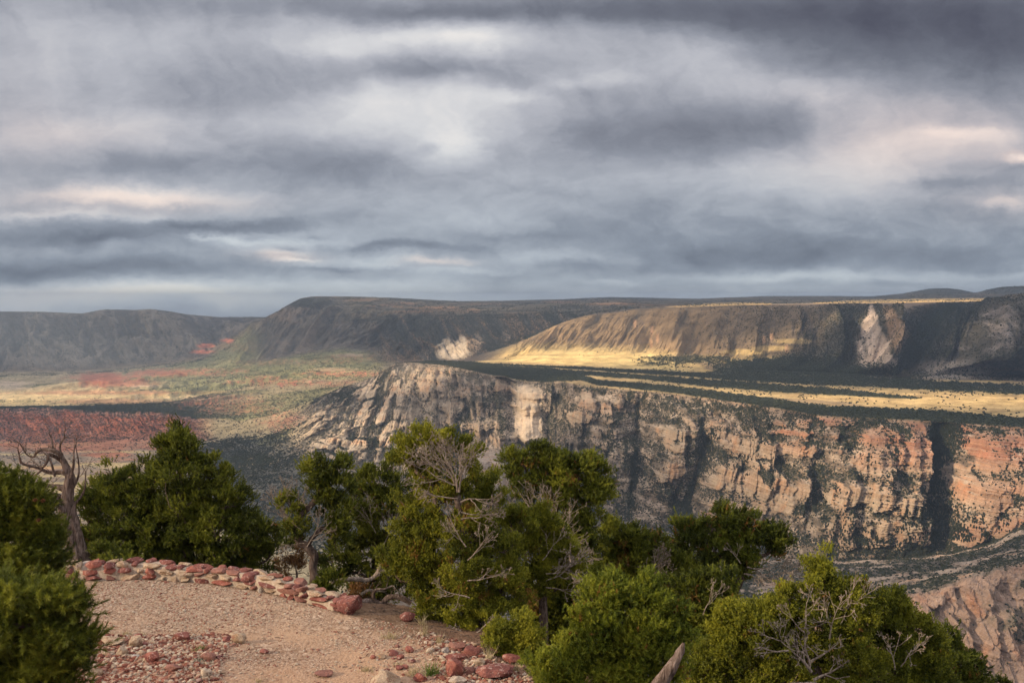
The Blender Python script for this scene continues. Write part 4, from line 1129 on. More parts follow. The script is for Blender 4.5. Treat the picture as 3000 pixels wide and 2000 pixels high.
def stone_shape(dim, sub=3, box=.5, seed=None, ang=0.0, tilt=(0, 0), facets=12):
    V, Fc = ICO[sub]
    r = np.random.default_rng(seed if seed is not None else rng.integers(1 << 30))
    p = V.copy()
    q = 2.0 + 3.2 * box
    nrm = (np.abs(p) ** q).sum(1) ** (1 / q)
    p = p / nrm[:, None]
    o = r.uniform(0, 200, 3)
    for f_, a_ in ((1.0, .26), (2.3, .10), (5.5, .035)):
        n = vn2(p[:, 0] * f_ + o[0] + p[:, 2] * .7 * f_, p[:, 1] * f_ + o[1] - p[:, 2] * .6 * f_, int(r.integers(60))) - .5
        p = p * (1 + 2 * a_ * n)[:, None]
    for _ in range(facets):            # planar chips
        nv = r.normal(size=3); nv /= np.linalg.norm(nv)
        dcut = r.uniform(.62, .90)
        d = p @ nv - dcut
        p = p - np.where(d > 0, d * .97, 0)[:, None] * nv
    p = p * (np.array(dim) / 2)
    cx, sx = math.cos(tilt[0]), math.sin(tilt[0]); cy, sy = math.cos(tilt[1]), math.sin(tilt[1])
    p = p @ np.array([[1, 0, 0], [0, cx, -sx], [0, sx, cx]]).T @ np.array([[cy, 0, sy], [0, 1, 0], [-sy, 0, cy]]).T
    c, s = math.cos(ang), math.sin(ang)
    return p @ np.array([[c, -s, 0], [s, c, 0], [0, 0, 1]]).T, Fc


def merge(parts):
    V, Fq, n = [], [], 0
    for v, f in parts:
        V.append(v); Fq.append(f + n); n += len(v)
    return np.concatenate(V), np.concatenate(Fq)


# --- the mortared stone wall curving along the rim of the pad
WP = np.array([on_pad(*p)[:2] for p in [(-260, 1708), (0, 1700), (158, 1697), (255, 1702), (408, 1697), (612, 1710), (740, 1730), (842, 1753), (944, 1779), (990, 1794)]])
seg = np.hypot(*np.diff(WP, axis=0).T); cum = np.concatenate([[0], np.cumsum(seg)])
WLEN = cum[-1]
def wall_at(s):
    s = np.clip(s, 0, WLEN)
    x = np.interp(s, cum, WP[:, 0]); y = np.interp(s, cum, WP[:, 1])
    s2 = min(s + .3, WLEN); s1 = max(s - .3, 0)
    tx = np.interp(s2, cum, WP[:, 0]) - np.interp(s1, cum, WP[:, 0]); ty = np.interp(s2, cum, WP[:, 1]) - np.interp(s1, cum, WP[:, 1])
    l = math.hypot(tx, ty); return x, y, tx / l, ty / l
wall = empty('stone_wall', (float(WP[4][0]), float(WP[4][1]), 0))
tag(wall, 'low curved mortared wall of red and cream stones edging the gravel pad', 'wall')
def wall_h(s):
    return .335 * (1 - .35 * sstep(WLEN - 3.0, WLEN - .3, s)) + .03 * math.sin(s * 1.7)
secs = np.linspace(0, WLEN - .2, 90); MV = []
for s in secs:
    x, y, tx, ty = wall_at(s); nx_, ny_ = -ty, tx
    hgt = wall_h(s) - .05
    for off, zz_ in ((.05, -.15), (.07, hgt * .6), (.12, hgt), (.36, hgt), (.42, hgt * .6), (.44, -.35)):
        w_ = .012 * math.sin(s * 9 + off * 20 + zz_ * 13)
        MV.append((x + nx_ * (off + w_), y + ny_ * (off + w_), zz_ + w_))
MQ = [(6 * i + j, 6 * i + j + 1, 6 * i + j + 7, 6 * i + j + 6) for i in range(len(secs) - 1) for j in range(5)]
e_ = 6 * (len(secs) - 1)
MQ += [(e_, e_ + 5, e_ + 4, e_ + 1), (e_ + 1, e_ + 4, e_ + 3, e_ + 2)]
mortar = stone_material('mortar', (.42, .33, .25), (.34, .25, .18), None, 2.0)
mesh_obj('mortar', MV, MQ, mortar, wall)
stones = []
for course in range(3):
    s = rng.uniform(0, .2)
    while s < WLEN - (.1 if course < 2 else .25):
        ln = rng.choice([.16, .24, .32, .42, .54], p=[.14, .24, .28, .22, .12]) * rng.uniform(.85, 1.15)
        H_ = wall_h(s + ln / 2)
        hh = H_ / 3 * rng.uniform(.72, 1.45) * (1.15 if course == 2 else 1)
        x, y, tx, ty = wall_at(s + ln / 2)
        dep = rng.uniform(.22, .34)
        off = .10 + (.035 if course == 2 else 0) + rng.uniform(-.03, .03)
        zc_ = H_ * (course + .5) / 3 + rng.uniform(-.02, .02) - (.02 if course == 0 else 0)
        if course == 2 and rng.random() < .12: zc_ += .04
        stones.append((s + ln / 2, ln * 1.02, dep, hh * 1.08, x - ty * off, y + tx * off, zc_, math.atan2(ty, tx), course))
        s += ln * rng.uniform(.94, 1.14)
s = 0
while s < WLEN - .3:                    # back row of the coping
    ln = rng.uniform(.24, .5); x, y, tx, ty = wall_at(s + ln / 2)
    H_ = wall_h(s + ln / 2)
    stones.append((s + ln / 2, ln, rng.uniform(.2, .3), H_ / 3 * 1.3, x - ty * .33, y + tx * .33, H_ * .88, math.atan2(ty, tx), 3)); s += ln
keys = ['red', 'maroon', 'rose', 'cream', 'white', 'grey']
kp = [.22, .22, .17, .25, .08, .06]
vis = [(st[8] != 3) * 1.0 + (1 if proj(np.array([st[4], st[5], st[6]]))[0] > 150 else -1) + st[1] for st in stones]
order = np.argsort(vis)[::-1]
rest = []
for rank, i in enumerate(order):
    s_, ln, dep, hh, x, y, z, an, course = stones[i]
    v, f = stone_shape((ln, dep, hh), 3, rng.uniform(.1, .75), None, an + rng.uniform(-.12, .12), (rng.uniform(-.15, .15), rng.uniform(-.14, .14)), 13)
    v = v + np.array([x, y, z])
    if rank < 98:
        mesh_obj('stone', v, f, ST[rng.choice(keys, p=kp)], wall, smooth=False)
    else:
        rest.append((v, f))
v, f = merge(rest)
o = mesh_obj('back_stones', v, f, ST['rose'], wall, smooth=False); o['kind'] = 'stuff'
for nm in ('red', 'cream', 'maroon'): o.data.materials.append(ST[nm])
mi = np.repeat(rng.integers(0, 4, len(rest)), len(ICO[3][1])).astype(np.int32)
o.data.polygons.foreach_set('material_index', mi)

# --- loose rocks one can point at: (px, py of its foot, width px, height px, colour, label)
ROCKS = [
    (1019, 1800, 92, 62, 'maroon', 'big rounded maroon boulder closing the right end of the stone wall'),
    (998, 1762, 44, 34, 'red', 'red stone perched where the wall ends, above the maroon boulder'),
    (1193, 1818, 56, 32, 'maroon', 'dark red rock at the gravel edge below the twisted fallen branches'),
    (1124, 2026, 112, 56, 'cream', 'large cream and red rock cut off by the bottom edge of the picture'),
    (1330, 1985, 66, 56, 'red', 'upright red rock beside the weed near the bottom of the gravel'),
    (1445, 1990, 116, 42, 'maroon', 'broad flat maroon rock on the slope right of the gravel'),
    (1340, 1905, 60, 20, 'rose', 'flat rosy slab just below the foot of the big juniper'),
    (1377, 1922, 54, 30, 'maroon', 'maroon rock right of the flat rosy slab'),
    (1333, 1940, 70, 26, 'red', 'low red rock between the rosy slab and the upright rock'),
    (1305, 1916, 34, 22, 'grey', 'grey rounded stone left of the low red rock'),
    (1402, 1950, 46, 22, 'cream', 'cream flat stone above the broad flat maroon rock'),
    (1372, 1978, 54, 26, 'rose', 'rose rock between the upright and the broad maroon rocks'),
    (1228, 1998, 48, 28, 'red', 'small red rock left of the green weed at the bottom'),
    (943, 1985, 64, 18, 'rose', 'flat rosy stone lying alone on the open gravel near the bottom'),
    (1198, 1912, 34, 18, 'red', 'little red stone on the gravel left of the big juniper'),
    (1119, 1930, 30, 16, 'cream', 'little cream stone on the gravel midway to the juniper'),
    (1335, 2010, 60, 24, 'white', 'white stone under the upright red rock at the picture edge'),
    (1500, 1945, 60, 26, 'red', 'red rock under the small juniper sprouts'),
    (1455, 1915, 50, 22, 'rose', 'rose rock half hidden below the juniper sprouts'),
    (260, 1870, 38, 26, 'white', 'white pebble-shaped stone at the upper left of the red rocky bank'),
    (393, 1900, 46, 38, 'cream', 'cream blocky stone standing on the red rocky bank'),
    (354, 1928, 42, 30, 'cream', 'cream stone below the blocky one on the red bank'),
    (694, 1888, 52, 34, 'cream', 'cream rounded stone at the right end of the red rocky bank'),
    (270, 1985, 58, 32, 'cream', 'large cream stone near the bottom left of the red bank'),
    (441, 1944, 54, 36, 'red', 'rounded red stone in the middle of the red bank'),
    (530, 1882, 60, 36, 'maroon', 'dark maroon rock on the upper edge of the red bank'),
    (321, 1897, 90, 22, 'cream', 'long flat cream slab in the upper left of the red bank'),
    (773, 1915, 34, 14, 'maroon', 'small dark stone right of the red bank on the gravel'),
    (215, 1876, 50, 26, 'maroon', 'maroon stone beside the left pine branch tips'),
    (610, 1935, 48, 26, 'rose', 'rose stone low on the right of the red bank'),
    (500, 1968, 56, 26, 'rose', 'rose slab near the bottom centre of the red bank'),
    (600, 1985, 40, 26, 'white', 'white stone near the bottom right of the red bank'),
]


def rock(px, py, w, h_, col, label, group=None, sub=3):
    P = on_pad(px, py)
    z = float(gz(P[0], P[1]))
    P = on_pad(px, py, z); z = float(gz(P[0], P[1])); P[2] = z
    m_px = math.hypot(P[1], P[2] - CZ) / F
    W, Hh = w * m_px * .86, h_ * m_px * .95
    v, f = stone_shape((W, W * rng.uniform(.65, .9), Hh), sub, rng.uniform(.0, .35), None, rng.uniform(-.4, .4), (rng.uniform(-.1, .1), rng.uniform(-.1, .1)), 13)
    P = P + np.array([0, W * .3, Hh * .34])
    o = mesh_obj('rock', v, f, ST[col], origin=None)
    o.location = P
    tag(o, label, 'rock', group)
    return o


for r_ in ROCKS: rock(*r_)
cnt = 0; LOOSE = []
while cnt < 70:
    if rng.random() < .6: px, py = rng.uniform(190, 700), rng.uniform(1862, 1998)
    else: px, py = rng.uniform(1060, 1540), rng.uniform(1850, 1998)
    if px > 1000 and (py - 1850) < (1180 - px) * .5: continue
    if px > 1000 and py < 1800 + (px - 1060) * .28: continue
    col_ = rng.choice(keys, p=kp); wd_ = rng.uniform(14, 34)
    zone = (('upper ' if py < 1925 else 'lower ') + ('left' if px < 360 else 'middle' if px < 530 else 'right') + ' part of the red bank') if px < 1000 else (('gravel edge left of the bottom rocks' if px < 1230 else 'slope around the upright red rock' if px < 1390 else 'slope below the juniper sprouts'))
    LOOSE.append((px, rock(px, py, wd_, rng.uniform(.35, .5) * wd_, col_, ('small ' if wd_ < 24 else 'fist-sized ') + col_ + ' loose stone on the ' + zone, 'loose stones on the pad slopes', 2)))
    cnt += 1
same = {}
for px, o in LOOSE: same.setdefault(o['label'], []).append((px, o))
for lb, its in same.items():
    its.sort(key=lambda t: t[0])
    ords = {2: ['left', 'right'], 3: ['leftmost', 'middle', 'rightmost'], 4: ['leftmost', 'second', 'third', 'rightmost']}.get(len(its))
    if len(its) > 1 and ords:
        for w_, (_, o) in zip(ords, its): o['label'] = w_ + ' ' + lb
    elif len(its) > 4:
        for k_, (_, o) in enumerate(its): o['label'] = ['first', 'second', 'third', 'fourth', 'fifth', 'sixth', 'seventh', 'eighth'][min(k_, 7)] + ' ' + lb


# --- gravel and pebbles nobody could count
def pebble_material():
    m = bpy.data.materials.new('pebbles'); m.use_nodes = True
    t = m.node_tree; t.nodes.clear(); g = NT(t)
    inf = g.node('ShaderNodeAttribute', attribute_type='INSTANCER', attribute_name='tone').outputs['Fac']
    c = g.ramp(inf, [(0, (.13, .05, .038)), (.2, (.26, .10, .07)), (.4, (.36, .20, .14)), (.6, (.42, .32, .23)), (.8, (.46, .36, .265)), (1, (.58, .48, .37))])
    b = g.node('ShaderNodeBsdfDiffuse', {'Color': c, 'Roughness': .9})
    g.node('ShaderNodeOutputMaterial', {'Surface': b.outputs[0]})
    return m
PEB = pebble_material()
n = 100000
x = rng.uniform(-11, 3, n); y = rng.uniform(13.2, 21, n)
keep = inside(x, y) & (seg_dist(x, y, EDGE) > .03)
x, y = x[keep], y[keep]
vx, vy = proj(np.stack([x, y, 0 * x], -1))
rd = redness(vx, vy, fbm(x * 1.4, y * 1.4, 4, 510))
pr = (.16 + .22 * sstep(1850, 1720, vy)) * (1 - .6 * np.exp(-((vx - 900 - (vy - 1850) * .3) / 240) ** 2) * (vy > 1800)) + .9 * (rd > .5) + .25 * (fbm(x, y, 3, 520) > .1)
keep = rng.random(len(x)) < pr
x, y, rd = x[keep], y[keep], rd[keep]
s_ = rng.gamma(2.2, .007, len(x)) + .010 + .07 * (rd > .6) * rng.random(len(x)) ** 4
s_ = np.minimum(s_, .11)
tone = np.where(rd > .5, rng.beta(1.1, 1.5, len(x)), rng.beta(2.2, 1.7, len(x)))
z = gz(x, y) + s_ * .12
scatter_gn('gravel', np.stack([x, y, z], -1), s_, .62, PEB, tone, 'loose tan and red gravel scattered over the overlook pad', 'gravel', sub=1, noisy=.35, rot=False)

# --- twigs and needle litter dropped under the trees along the edge of the pad
def litter():
    n = 9000
    x = rng.uniform(-9, 3, n); y = rng.uniform(13.4, 21.5, n)
    d = seg_dist(x, y, EDGE); ins = inside(x, y)
    k = (rng.random(n) < np.where(ins, np.exp(-d / .5) * sstep(-3.6, -1.0, x) + .02, .8)) & (d > .02) & (d < 2.5)
    x, y = x[k], y[k]
    th = rng.uniform(0, 6.28, len(x)); L = rng.gamma(2, .022, len(x)) + .015
    A = np.stack([x, y, gz(x, y) + .008], -1)
    bx, by = x + np.cos(th) * L, y + np.sin(th) * L
    B = np.stack([bx, by, gz(bx, by) + .008 + rng.random(len(x)) * .02], -1)
    r = np.minimum(.0025 + L * .05, .009)
    u = unit_(np.cross(B - A, np.array([0, 0, 1.0]))) * r[:, None]
    up_ = np.array([0, 0, 1.0]) * r[:, None]
    V = np.stack([A - u, A + u, A + up_ * 1.6, B - u * .5, B + u * .5, B + up_], 1).reshape(-1, 3)
    q = np.array([(0, 1, 4, 3), (1, 2, 5, 4), (2, 0, 3, 5)])
    Fc = (q[None] + (np.arange(len(x)) * 6)[:, None, None]).reshape(-1, 4)
    m = stone_material('litter', (.10, .065, .045), (.22, .15, .11), None, 2.0)
    tag(mesh_obj('needle_litter', V, Fc, m), 'brown twigs and needle litter strewn under the trees at the edge of the pad', 'litter', kind='stuff')


def unit_(v):
    return v / (np.linalg.norm(v, axis=-1, keepdims=True) + 1e-9)


litter()
# ------------------------------------------------------------------ foreground trees
def bark_material(name, c1, c2, c3, sc=1.0):
    m = bpy.data.materials.new(name); m.use_nodes = True
    t = m.node_tree; t.nodes.clear(); g = NT(t)
    pos = g.node('ShaderNodeTexCoord').outputs['Object']
    n = g.noise(g.vmath('MULTIPLY', pos, (26 * sc, 26 * sc, 4 * sc)), 1.0, 6.0, .65, .8)
    n2 = g.noise(pos, 7.0 * sc, 4.0, .6)
    c = g.ramp(n, [(.30, c1), (.50, c2), (.70, c3)])
    k = g.maprange(n2, .3, .7, .65, 1.3, False)
    c = g.mix(1.0, c, g.combine(k, k, k), 'MULTIPLY')
    bump = g.node('ShaderNodeBump', {'Height': n, 'Strength': .8, 'Distance': .03})
    b = g.node('ShaderNodeBsdfDiffuse', {'Color': c, 'Roughness': .9, 'Normal': bump.outputs[0]})
    g.node('ShaderNodeOutputMaterial', {'Surface': b.outputs[0]})
    return m


BARK = bark_material('pinyon_bark', (.045, .032, .026), (.12, .085, .068), (.22, .17, .14))
JBARK = bark_material('juniper_bark', (.055, .038, .030), (.15, .105, .080), (.28, .22, .18))
DEAD = bark_material('dead_wood', (.10, .075, .058), (.28, .22, .170), (.48, .39, .31))
SNAGB = bark_material('snag_wood', (.045, .030, .024), (.14, .10, .080), (.29, .225, .19), .8)


def leaf_material(name, dark, mid, light, brown=(.30, .13, .035)):
    m = bpy.data.materials.new(name); m.use_nodes = True
    t = m.node_tree; t.nodes.clear(); g = NT(t)
    tone = g.node('ShaderNodeAttribute', attribute_name='tone').outputs['Fac']
    br = g.node('ShaderNodeAttribute', attribute_name='brown').outputs['Fac']
    c = g.ramp(tone, [(0, dark), (.5, mid), (1, light)])
    c = g.mix(br, c, brown)
    d = g.node('ShaderNodeBsdfPrincipled', {'Base Color': c, 'Roughness': .55})
    d.inputs['Specular IOR Level'].default_value = .3
    tl = g.node('ShaderNodeBsdfTranslucent', {'Color': c})
    s = g.node('ShaderNodeMixShader', {0: .30, 1: d.outputs[0], 2: tl.outputs[0]})
    g.node('ShaderNodeOutputMaterial', {'Surface': s.outputs[0]})
    return m


PIN = leaf_material('pinyon_needles', (.045, .056, .008), (.130, .148, .014), (.260, .262, .026))
PINB = leaf_material('bright_pinyon_needles', (.075, .098, .010), (.180, .210, .017), (.32, .325, .030))
JUN = leaf_material('juniper_sprays', (.060, .074, .008), (.170, .178, .014), (.33, .315, .026))
DRY = leaf_material('dry_leaves', (.12, .06, .025), (.26, .13, .045), (.38, .21, .07))


def unit(v):
    return v / (np.linalg.norm(v, axis=-1, keepdims=True) + 1e-9)


def needles(P, D, per, ln, wd, spread, tone, brown):
    """P tuft positions, D tuft axes -> thin needle triangles fanning out of each"""
    n = len(P)
    R = rng.normal(size=(n, per, 3))
    dirs = unit(D[:, None, :] + R * spread)
    L = ln * rng.uniform(.7, 1.2, (n, per, 1))
    base = P[:, None, :] + D[:, None, :] * (rng.uniform(-.5, .5, (n, per, 1)) * ln)
    side = unit(np.cross(dirs, rng.normal(size=(n, per, 3)))) * wd * .5
    V = np.stack([base - side, base + side, base + dirs * L], 2).reshape(-1, 3)
    Fc = np.arange(len(V)).reshape(-1, 3)
    return V, Fc, np.repeat(tone, per * 3), np.repeat(brown, per * 3)


def tubes(A, B, ra, rb, sides=5):
    """frusta between points A and B"""
    A, B = np.asarray(A, float), np.asarray(B, float)
    d = unit(B - A)
    ref = np.where(np.abs(d[:, 2:3]) > .9, np.array([[1.0, 0, 0]]), np.array([[0, 0, 1.0]]))
    u = unit(np.cross(d, ref)); v = np.cross(d, u)
    th = np.linspace(0, 2 * math.pi, sides, endpoint=False)
    ring = np.cos(th)[None, :, None] * u[:, None, :] + np.sin(th)[None, :, None] * v[:, None, :]
    a = (A - d * np.asarray(ra)[:, None] * .3)[:, None, :] + ring * np.asarray(ra)[:, None, None]
    b = (B + d * np.asarray(rb)[:, None] * .3)[:, None, :] + ring * np.asarray(rb)[:, None, None]
    V = np.concatenate([a, b], 1).reshape(-1, 3)
    k = np.arange(sides); k2 = (k + 1) % sides
    q = np.stack([k, k2, k2 + sides, k + sides], -1)
    Fc = (q[None] + (np.arange(len(A)) * 2 * sides)[:, None, None]).reshape(-1, 4)
    return V, Fc


def path_tube(P, R, sides=14, rough=.12, seed=1, flutes=5):
    """one continuous bent limb with a fluted, weathered surface"""
    P = np.array(P, float); R = np.array(R, float)
    t = np.linspace(0, len(P) - 1, (len(P) - 1) * 8 + 1)
    i = np.minimum(t.astype(int), len(P) - 2); f = (t - i)[:, None]
    pad = np.vstack([2 * P[0] - P[1], P, 2 * P[-1] - P[-2]])
    p0, p1, p2, p3 = pad[i], pad[i + 1], pad[i + 2], pad[i + 3]
    C_ = .5 * ((2 * p1) + (-p0 + p2) * f + (2 * p0 - 5 * p1 + 4 * p2 - p3) * f ** 2 + (-p0 + 3 * p1 - 3 * p2 + p3) * f ** 3)
    r = np.interp(t, np.arange(len(R)), R)
    d = unit(np.gradient(C_, axis=0))
    u = np.zeros_like(d); ref = np.array([1.0, .2, 0])
    for k in range(len(d)):
        ref = ref - d[k] * (ref @ d[k]); ref /= np.linalg.norm(ref); u[k] = ref
    v = np.cross(d, u)
    th = np.linspace(0, 2 * math.pi, sides, endpoint=False)
    tw = np.arange(len(C_))[:, None] * .05
    rad = r[:, None] * (1 + rough * np.sin(flutes * (th[None, :] + tw) + seed) + rough * 1.6 * (vn2(th[None, :] * 2 + tw * 3 + seed, np.arange(len(C_))[:, None] * .35 + 0 * th[None, :], seed) - .5))
    V = C_[:, None, :] + rad[..., None] * (np.cos(th)[None, :, None] * u[:, None, :] + np.sin(th)[None, :, None] * v[:, None, :])
    n = len(C_); idx_ = np.arange(n * sides).reshape(n, sides)
    q = np.stack([idx_[:-1], np.roll(idx_[:-1], -1, 1), np.roll(idx_[1:], -1, 1), idx_[1:]], -1).reshape(-1, 4)
    return V.reshape(-1, 3), q


def deadwood(start, d, length, r0, depth=3, out=None, wig=.35, bias=None, fork=2):
    """a wiggling bare branch with forks; returns a list of (a, b, ra, rb)"""
    if out is None: out = []
    n = max(4, int(length / .09)); p = np.array(start, float); d = unit(np.array(d, float)); r = r0
    st = length / n
    for k in range(n):
        d = unit(d + rng.normal(size=3) * wig * .5 + (np.array(bias) * .10 if bias is not None else 0))
        q = p + d * st; r2 = r0 * (1 - .85 * (k + 1) / n)
        out.append((p, q, max(r, .0042), max(r2, .0036)))
        if depth > 0 and k > 0 and rng.random() < fork * 1.6 / n:
            e = unit(d + rng.normal(size=3) * .75)
            deadwood(q, e, length * (1 - k / n) * rng.uniform(.5, .95), r2 * .75, depth - 1, out, wig, bias, fork)
        p, r = q, r2
    return out


def px_path(pts, Y):
    return np.array([at(p[0], p[1], Y + (p[2] if len(p) > 2 else 0)) for p in pts])


def make_tree(name, label, cat, kind, Y, base_px, trunk, lobes, n, leaf, bark, rt=.07, tuft=None, tone=.5, brown=.02, dead=(), group=None, open_=0.0, needle=None, up=.6, twig_mat=None, grow=1.0):
    bx = float(at(base_px, 1500, Y)[0])
    bz = float(gz(bx, Y))
    T = empty(name, (bx, Y, bz))
    tag(T, label, cat, group)
    tp = px_path(trunk, Y) if trunk else np.zeros((0, 3))
    tp = np.vstack([[bx, Y, bz - .15], tp]) if len(tp) else np.array([[bx, Y, bz - .15], [bx, Y, bz + .4]])
    m = Y / F
    LB = []
    for l in lobes:
        c = at(l[0], l[1], Y + (l[4] if len(l) > 4 else 0)); rx, rz = l[2] * m, l[3] * m
        rx, rz = rx * grow, rz * grow
        LB.append((c, np.array([rx, min(rx, 1.2) * .85 if rx > .3 else rx, rz])))
    # ---- clump centres through the lobes
    vol = np.array([(r[0] * r[1] * r[2]) ** .72 for _, r in LB]); vol /= vol.sum()
    per = np.maximum((vol * n).astype(int), 26)
    CP, CD, ST_ = [], [], []
    for (c, r), k in zip(LB, per):
        ns = max(3, int(k / 10))
        u = unit(rng.normal(size=(ns, 3)))
        rad = (.45 + .62 * rng.random(ns) ** .8) * (1 + .30 * (rng.random(ns) < .18))
        sc_c = c + u * r * rad[:, None]
        s = np.clip(.34 * r.mean(), .085, .22) * rng.uniform(.45, 1.15, ns)
        a = rng.integers(0, ns, k)
        w = unit(rng.normal(size=(k, 3)) + .7 * u[a] + np.array([0, 0, .35]))
        ST_.append(rng.normal(size=ns)[a] * .16)
        CP.append(sc_c[a] + w * s[a][:, None] * (rng.random((k, 1)) ** .45) * np.array([1, 1, .85]))
        CD.append(unit(.7 * u[a] * np.array([1, 1, .7]) + .75 * w + np.array([0, 0, up]) + rng.normal(size=(k, 3)) * .2))
    CP = np.concatenate(CP); CD = np.concatenate(CD); ST_ = np.concatenate(ST_)
    if open_ > 0:      # gaps
        g_ = fbm(CP[:, 0] * 2.6 + CP[:, 1] * 1.7, CP[:, 2] * 2.6 - CP[:, 1], 3, int(rng.integers(50)))
        k_ = g_ > np.quantile(g_, open_); CP, CD, ST_ = CP[k_], CD[k_], ST_[k_]
    # ---- branch skeleton
    cap = len(CP) * 4 + 4000
    NP = np.zeros((cap, 3)); par = np.full(cap, -1, int); cn = 0
    last = -1
    for a, b in zip(tp[:-1], tp[1:]):
        k = max(2, int(np.linalg.norm(b - a) / .12))
        for j in range(k):
            NP[cn] = a + (b - a) * (j / k) + rng.normal(size=3) * .006; par[cn] = last; last = cn; cn += 1
    NP[cn] = tp[-1]; par[cn] = last; cn += 1
    ntr = cn

    def link(target, cost_down=.6, first=0):
        nonlocal cn
        dv = target - NP[first:cn]
        d = np.linalg.norm(dv, axis=1) + cost_down * np.maximum(-dv[:, 2], 0)
        j = int(np.argmin(d)) + first
        L = np.linalg.norm(target - NP[j]); k = max(1, int(L / .14)); k = min(k, 14)
        lastn = j; a = NP[j].copy()
        bend = np.array([0, 0, -.12 * L]) + rng.normal(size=3) * .10 * L
        for q in range(1, k + 1):
            f = q / k
            NP[cn] = a + (target - a) * f + bend * math.sin(math.pi * f) + (rng.normal(size=3) * .012 if q < k else 0)
            par[cn] = lastn; lastn = cn; cn += 1
    o_ = np.argsort([np.min(np.linalg.norm(NP[:ntr] - c, axis=1)) for c, _ in LB])
    for i in o_: link(LB[i][0] - np.array([0, 0, .25 * LB[i][1][2]]), 1.0)
    sub_ = rng.permutation(len(CP))
    for i in sub_:
        if cn > cap - 20: break
        link(CP[i] - CD[i] * .05, .3)
    NP, par = NP[:cn], par[:cn]
    acc = np.zeros(cn)
    ch = np.bincount(par[par >= 0], minlength=cn)
    acc[ch == 0] = 1
    for i in range(cn - 1, 0, -1):
        if par[i] >= 0: acc[par[i]] += acc[i]
    rad = .0032 * np.maximum(acc, 1) ** .44
    rad *= min(1.0, rt / rad[0]) if rad[0] > rt else 1.0
    big = rad > .02
    rad = np.where(big, rad * (rt / max(rad[0], 1e-6)), rad) if rad[0] < rt else rad
    rad = np.maximum(rad, .0035)
    i = np.where(par >= 0)[0]
    thick = rad[i] > .014
    P1 = tubes(NP[par[i[thick]]], NP[i[thick]], rad[par[i[thick]]], rad[i[thick]], 7) if thick.any() else None
    P2 = tubes(NP[par[i[~thick]]], NP[i[~thick]], np.minimum(rad[par[i[~thick]]], rad[i[~thick]] * 1.5), rad[i[~thick]], 3)
    # main trunk skin
    tr_r = np.interp(np.linspace(0, 1, len(tp)), [0, .12, 1], [rt * 1.5, rt * 1.05, max(rt * .35, .02)])
    P0 = path_tube(tp, tr_r, 12, .10, int(rng.integers(1, 50)))
    mesh_obj('trunk', *P0, bark, T, smooth=True)
    bv = [P2] + ([P1] if P1 else [])
    mesh_obj('branches', *merge(bv), twig_mat or bark, T, smooth=True)
    # ---- foliage
    tn = .5 * rng.random(len(CP)) + .5 * (vn2(CP[:, 0] * 1.8 + CP[:, 1], CP[:, 2] * 1.8, 9)) - .5 + tone + ST_
    bn_ = (vn2(CP[:, 0] * 2.1 + 3, CP[:, 2] * 2.1 + CP[:, 1], 17) > 1 - brown * 3) * (rng.random(len(CP)) < .6) + (rng.random(len(CP)) < brown * .5)
    # fingers per clump, tufts per finger, needles per tuft, needle length, width, fan, finger length, clump radius
    nf, nt, nn, ln, wd, spr, fl, cr_ = {'pinyon': (4, 4, 8, .050, .0155, .55, .15, .075), 'juniper': (5, 5, 6, .030, .0165, .65, .15, .060), 'near': (3, 6, 17, .046, .0060, .55, .15, .07), 'shrub': (4, 3, 5, .04, .018, .8, .12, .08)}[kind]
    if needle: nf, nt, nn, ln, wd, spr, fl, cr_ = needle
    k = nf * nt
    FD = unit(CD[:, None, :] + rng.normal(size=(len(CP), nf, 3)) * .42 + np.array([0, 0, .35]))
    FB = CP[:, None, :] + rng.normal(size=(len(CP), nf, 3)) * cr_ * np.array([1, 1, .7])
    tt_ = (np.arange(nt) + .5) / nt
    FL = fl * rng.uniform(.6, 1.25, (len(CP), nf, 1, 1))
    TP = FB[:, :, None, :] + FD[:, :, None, :] * (tt_[None, None, :, None] - .3) * FL
    if kind == 'juniper': TP = TP + rng.normal(size=TP.shape) * .022 * (1.2 - tt_)[None, None, :, None]
    TD = unit(FD[:, :, None, :] + rng.normal(size=TP.shape) * .18)
    ftone = rng.normal(size=(len(CP), nf, 1)) * .13 + .16 * (tt_[None, None, :] - .5)
    TP = TP.reshape(-1, 3); TD = TD.reshape(-1, 3)
    tw_ = np.repeat(tn, k) + ftone.reshape(-1) + rng.normal(size=len(TP)) * .06
    V, Fc, a_, b_ = needles(TP, TD, nn, ln, wd, spr, np.clip(tw_, 0, 1), np.repeat(np.clip(bn_, 0, 1), k) * rng.uniform(.4, 1, len(TP)))
    o = mesh_obj('crown', V, Fc, leaf, T, smooth=False)
    set_attr(o, 'tone', a_); set_attr(o, 'brown', b_)
    if kind in ('pinyon', 'near'):     # woody tip under each brush
        pass
    if dead:
        E = []
        for dd in dead:
            s0 = at(dd[0][0], dd[0][1], Y + dd[3]); s1 = at(dd[1][0], dd[1][1], Y + dd[3] + rng.uniform(-.2, .1))
            L = np.linalg.norm(s1 - s0)
            deadwood(s0, s1 - s0, L, dd[2] * .68, dd[4] if len(dd) > 4 else 3, E, .30, unit(s1 - s0), dd[5] if len(dd) > 5 else 3)
        A = np.array([e[0] for e in E]); B = np.array([e[1] for e in E]); ra = np.array([e[2] for e in E]); rb = np.array([e[3] for e in E])
        mesh_obj('dead_branches', *tubes(A, B, ra, rb, 5), DEAD, T, smooth=True)
    return T, LB


PIN_ = dict(kind='pinyon', leaf=PIN, bark=BARK)
JUN_ = dict(kind='juniper', leaf=JUN, bark=JBARK)

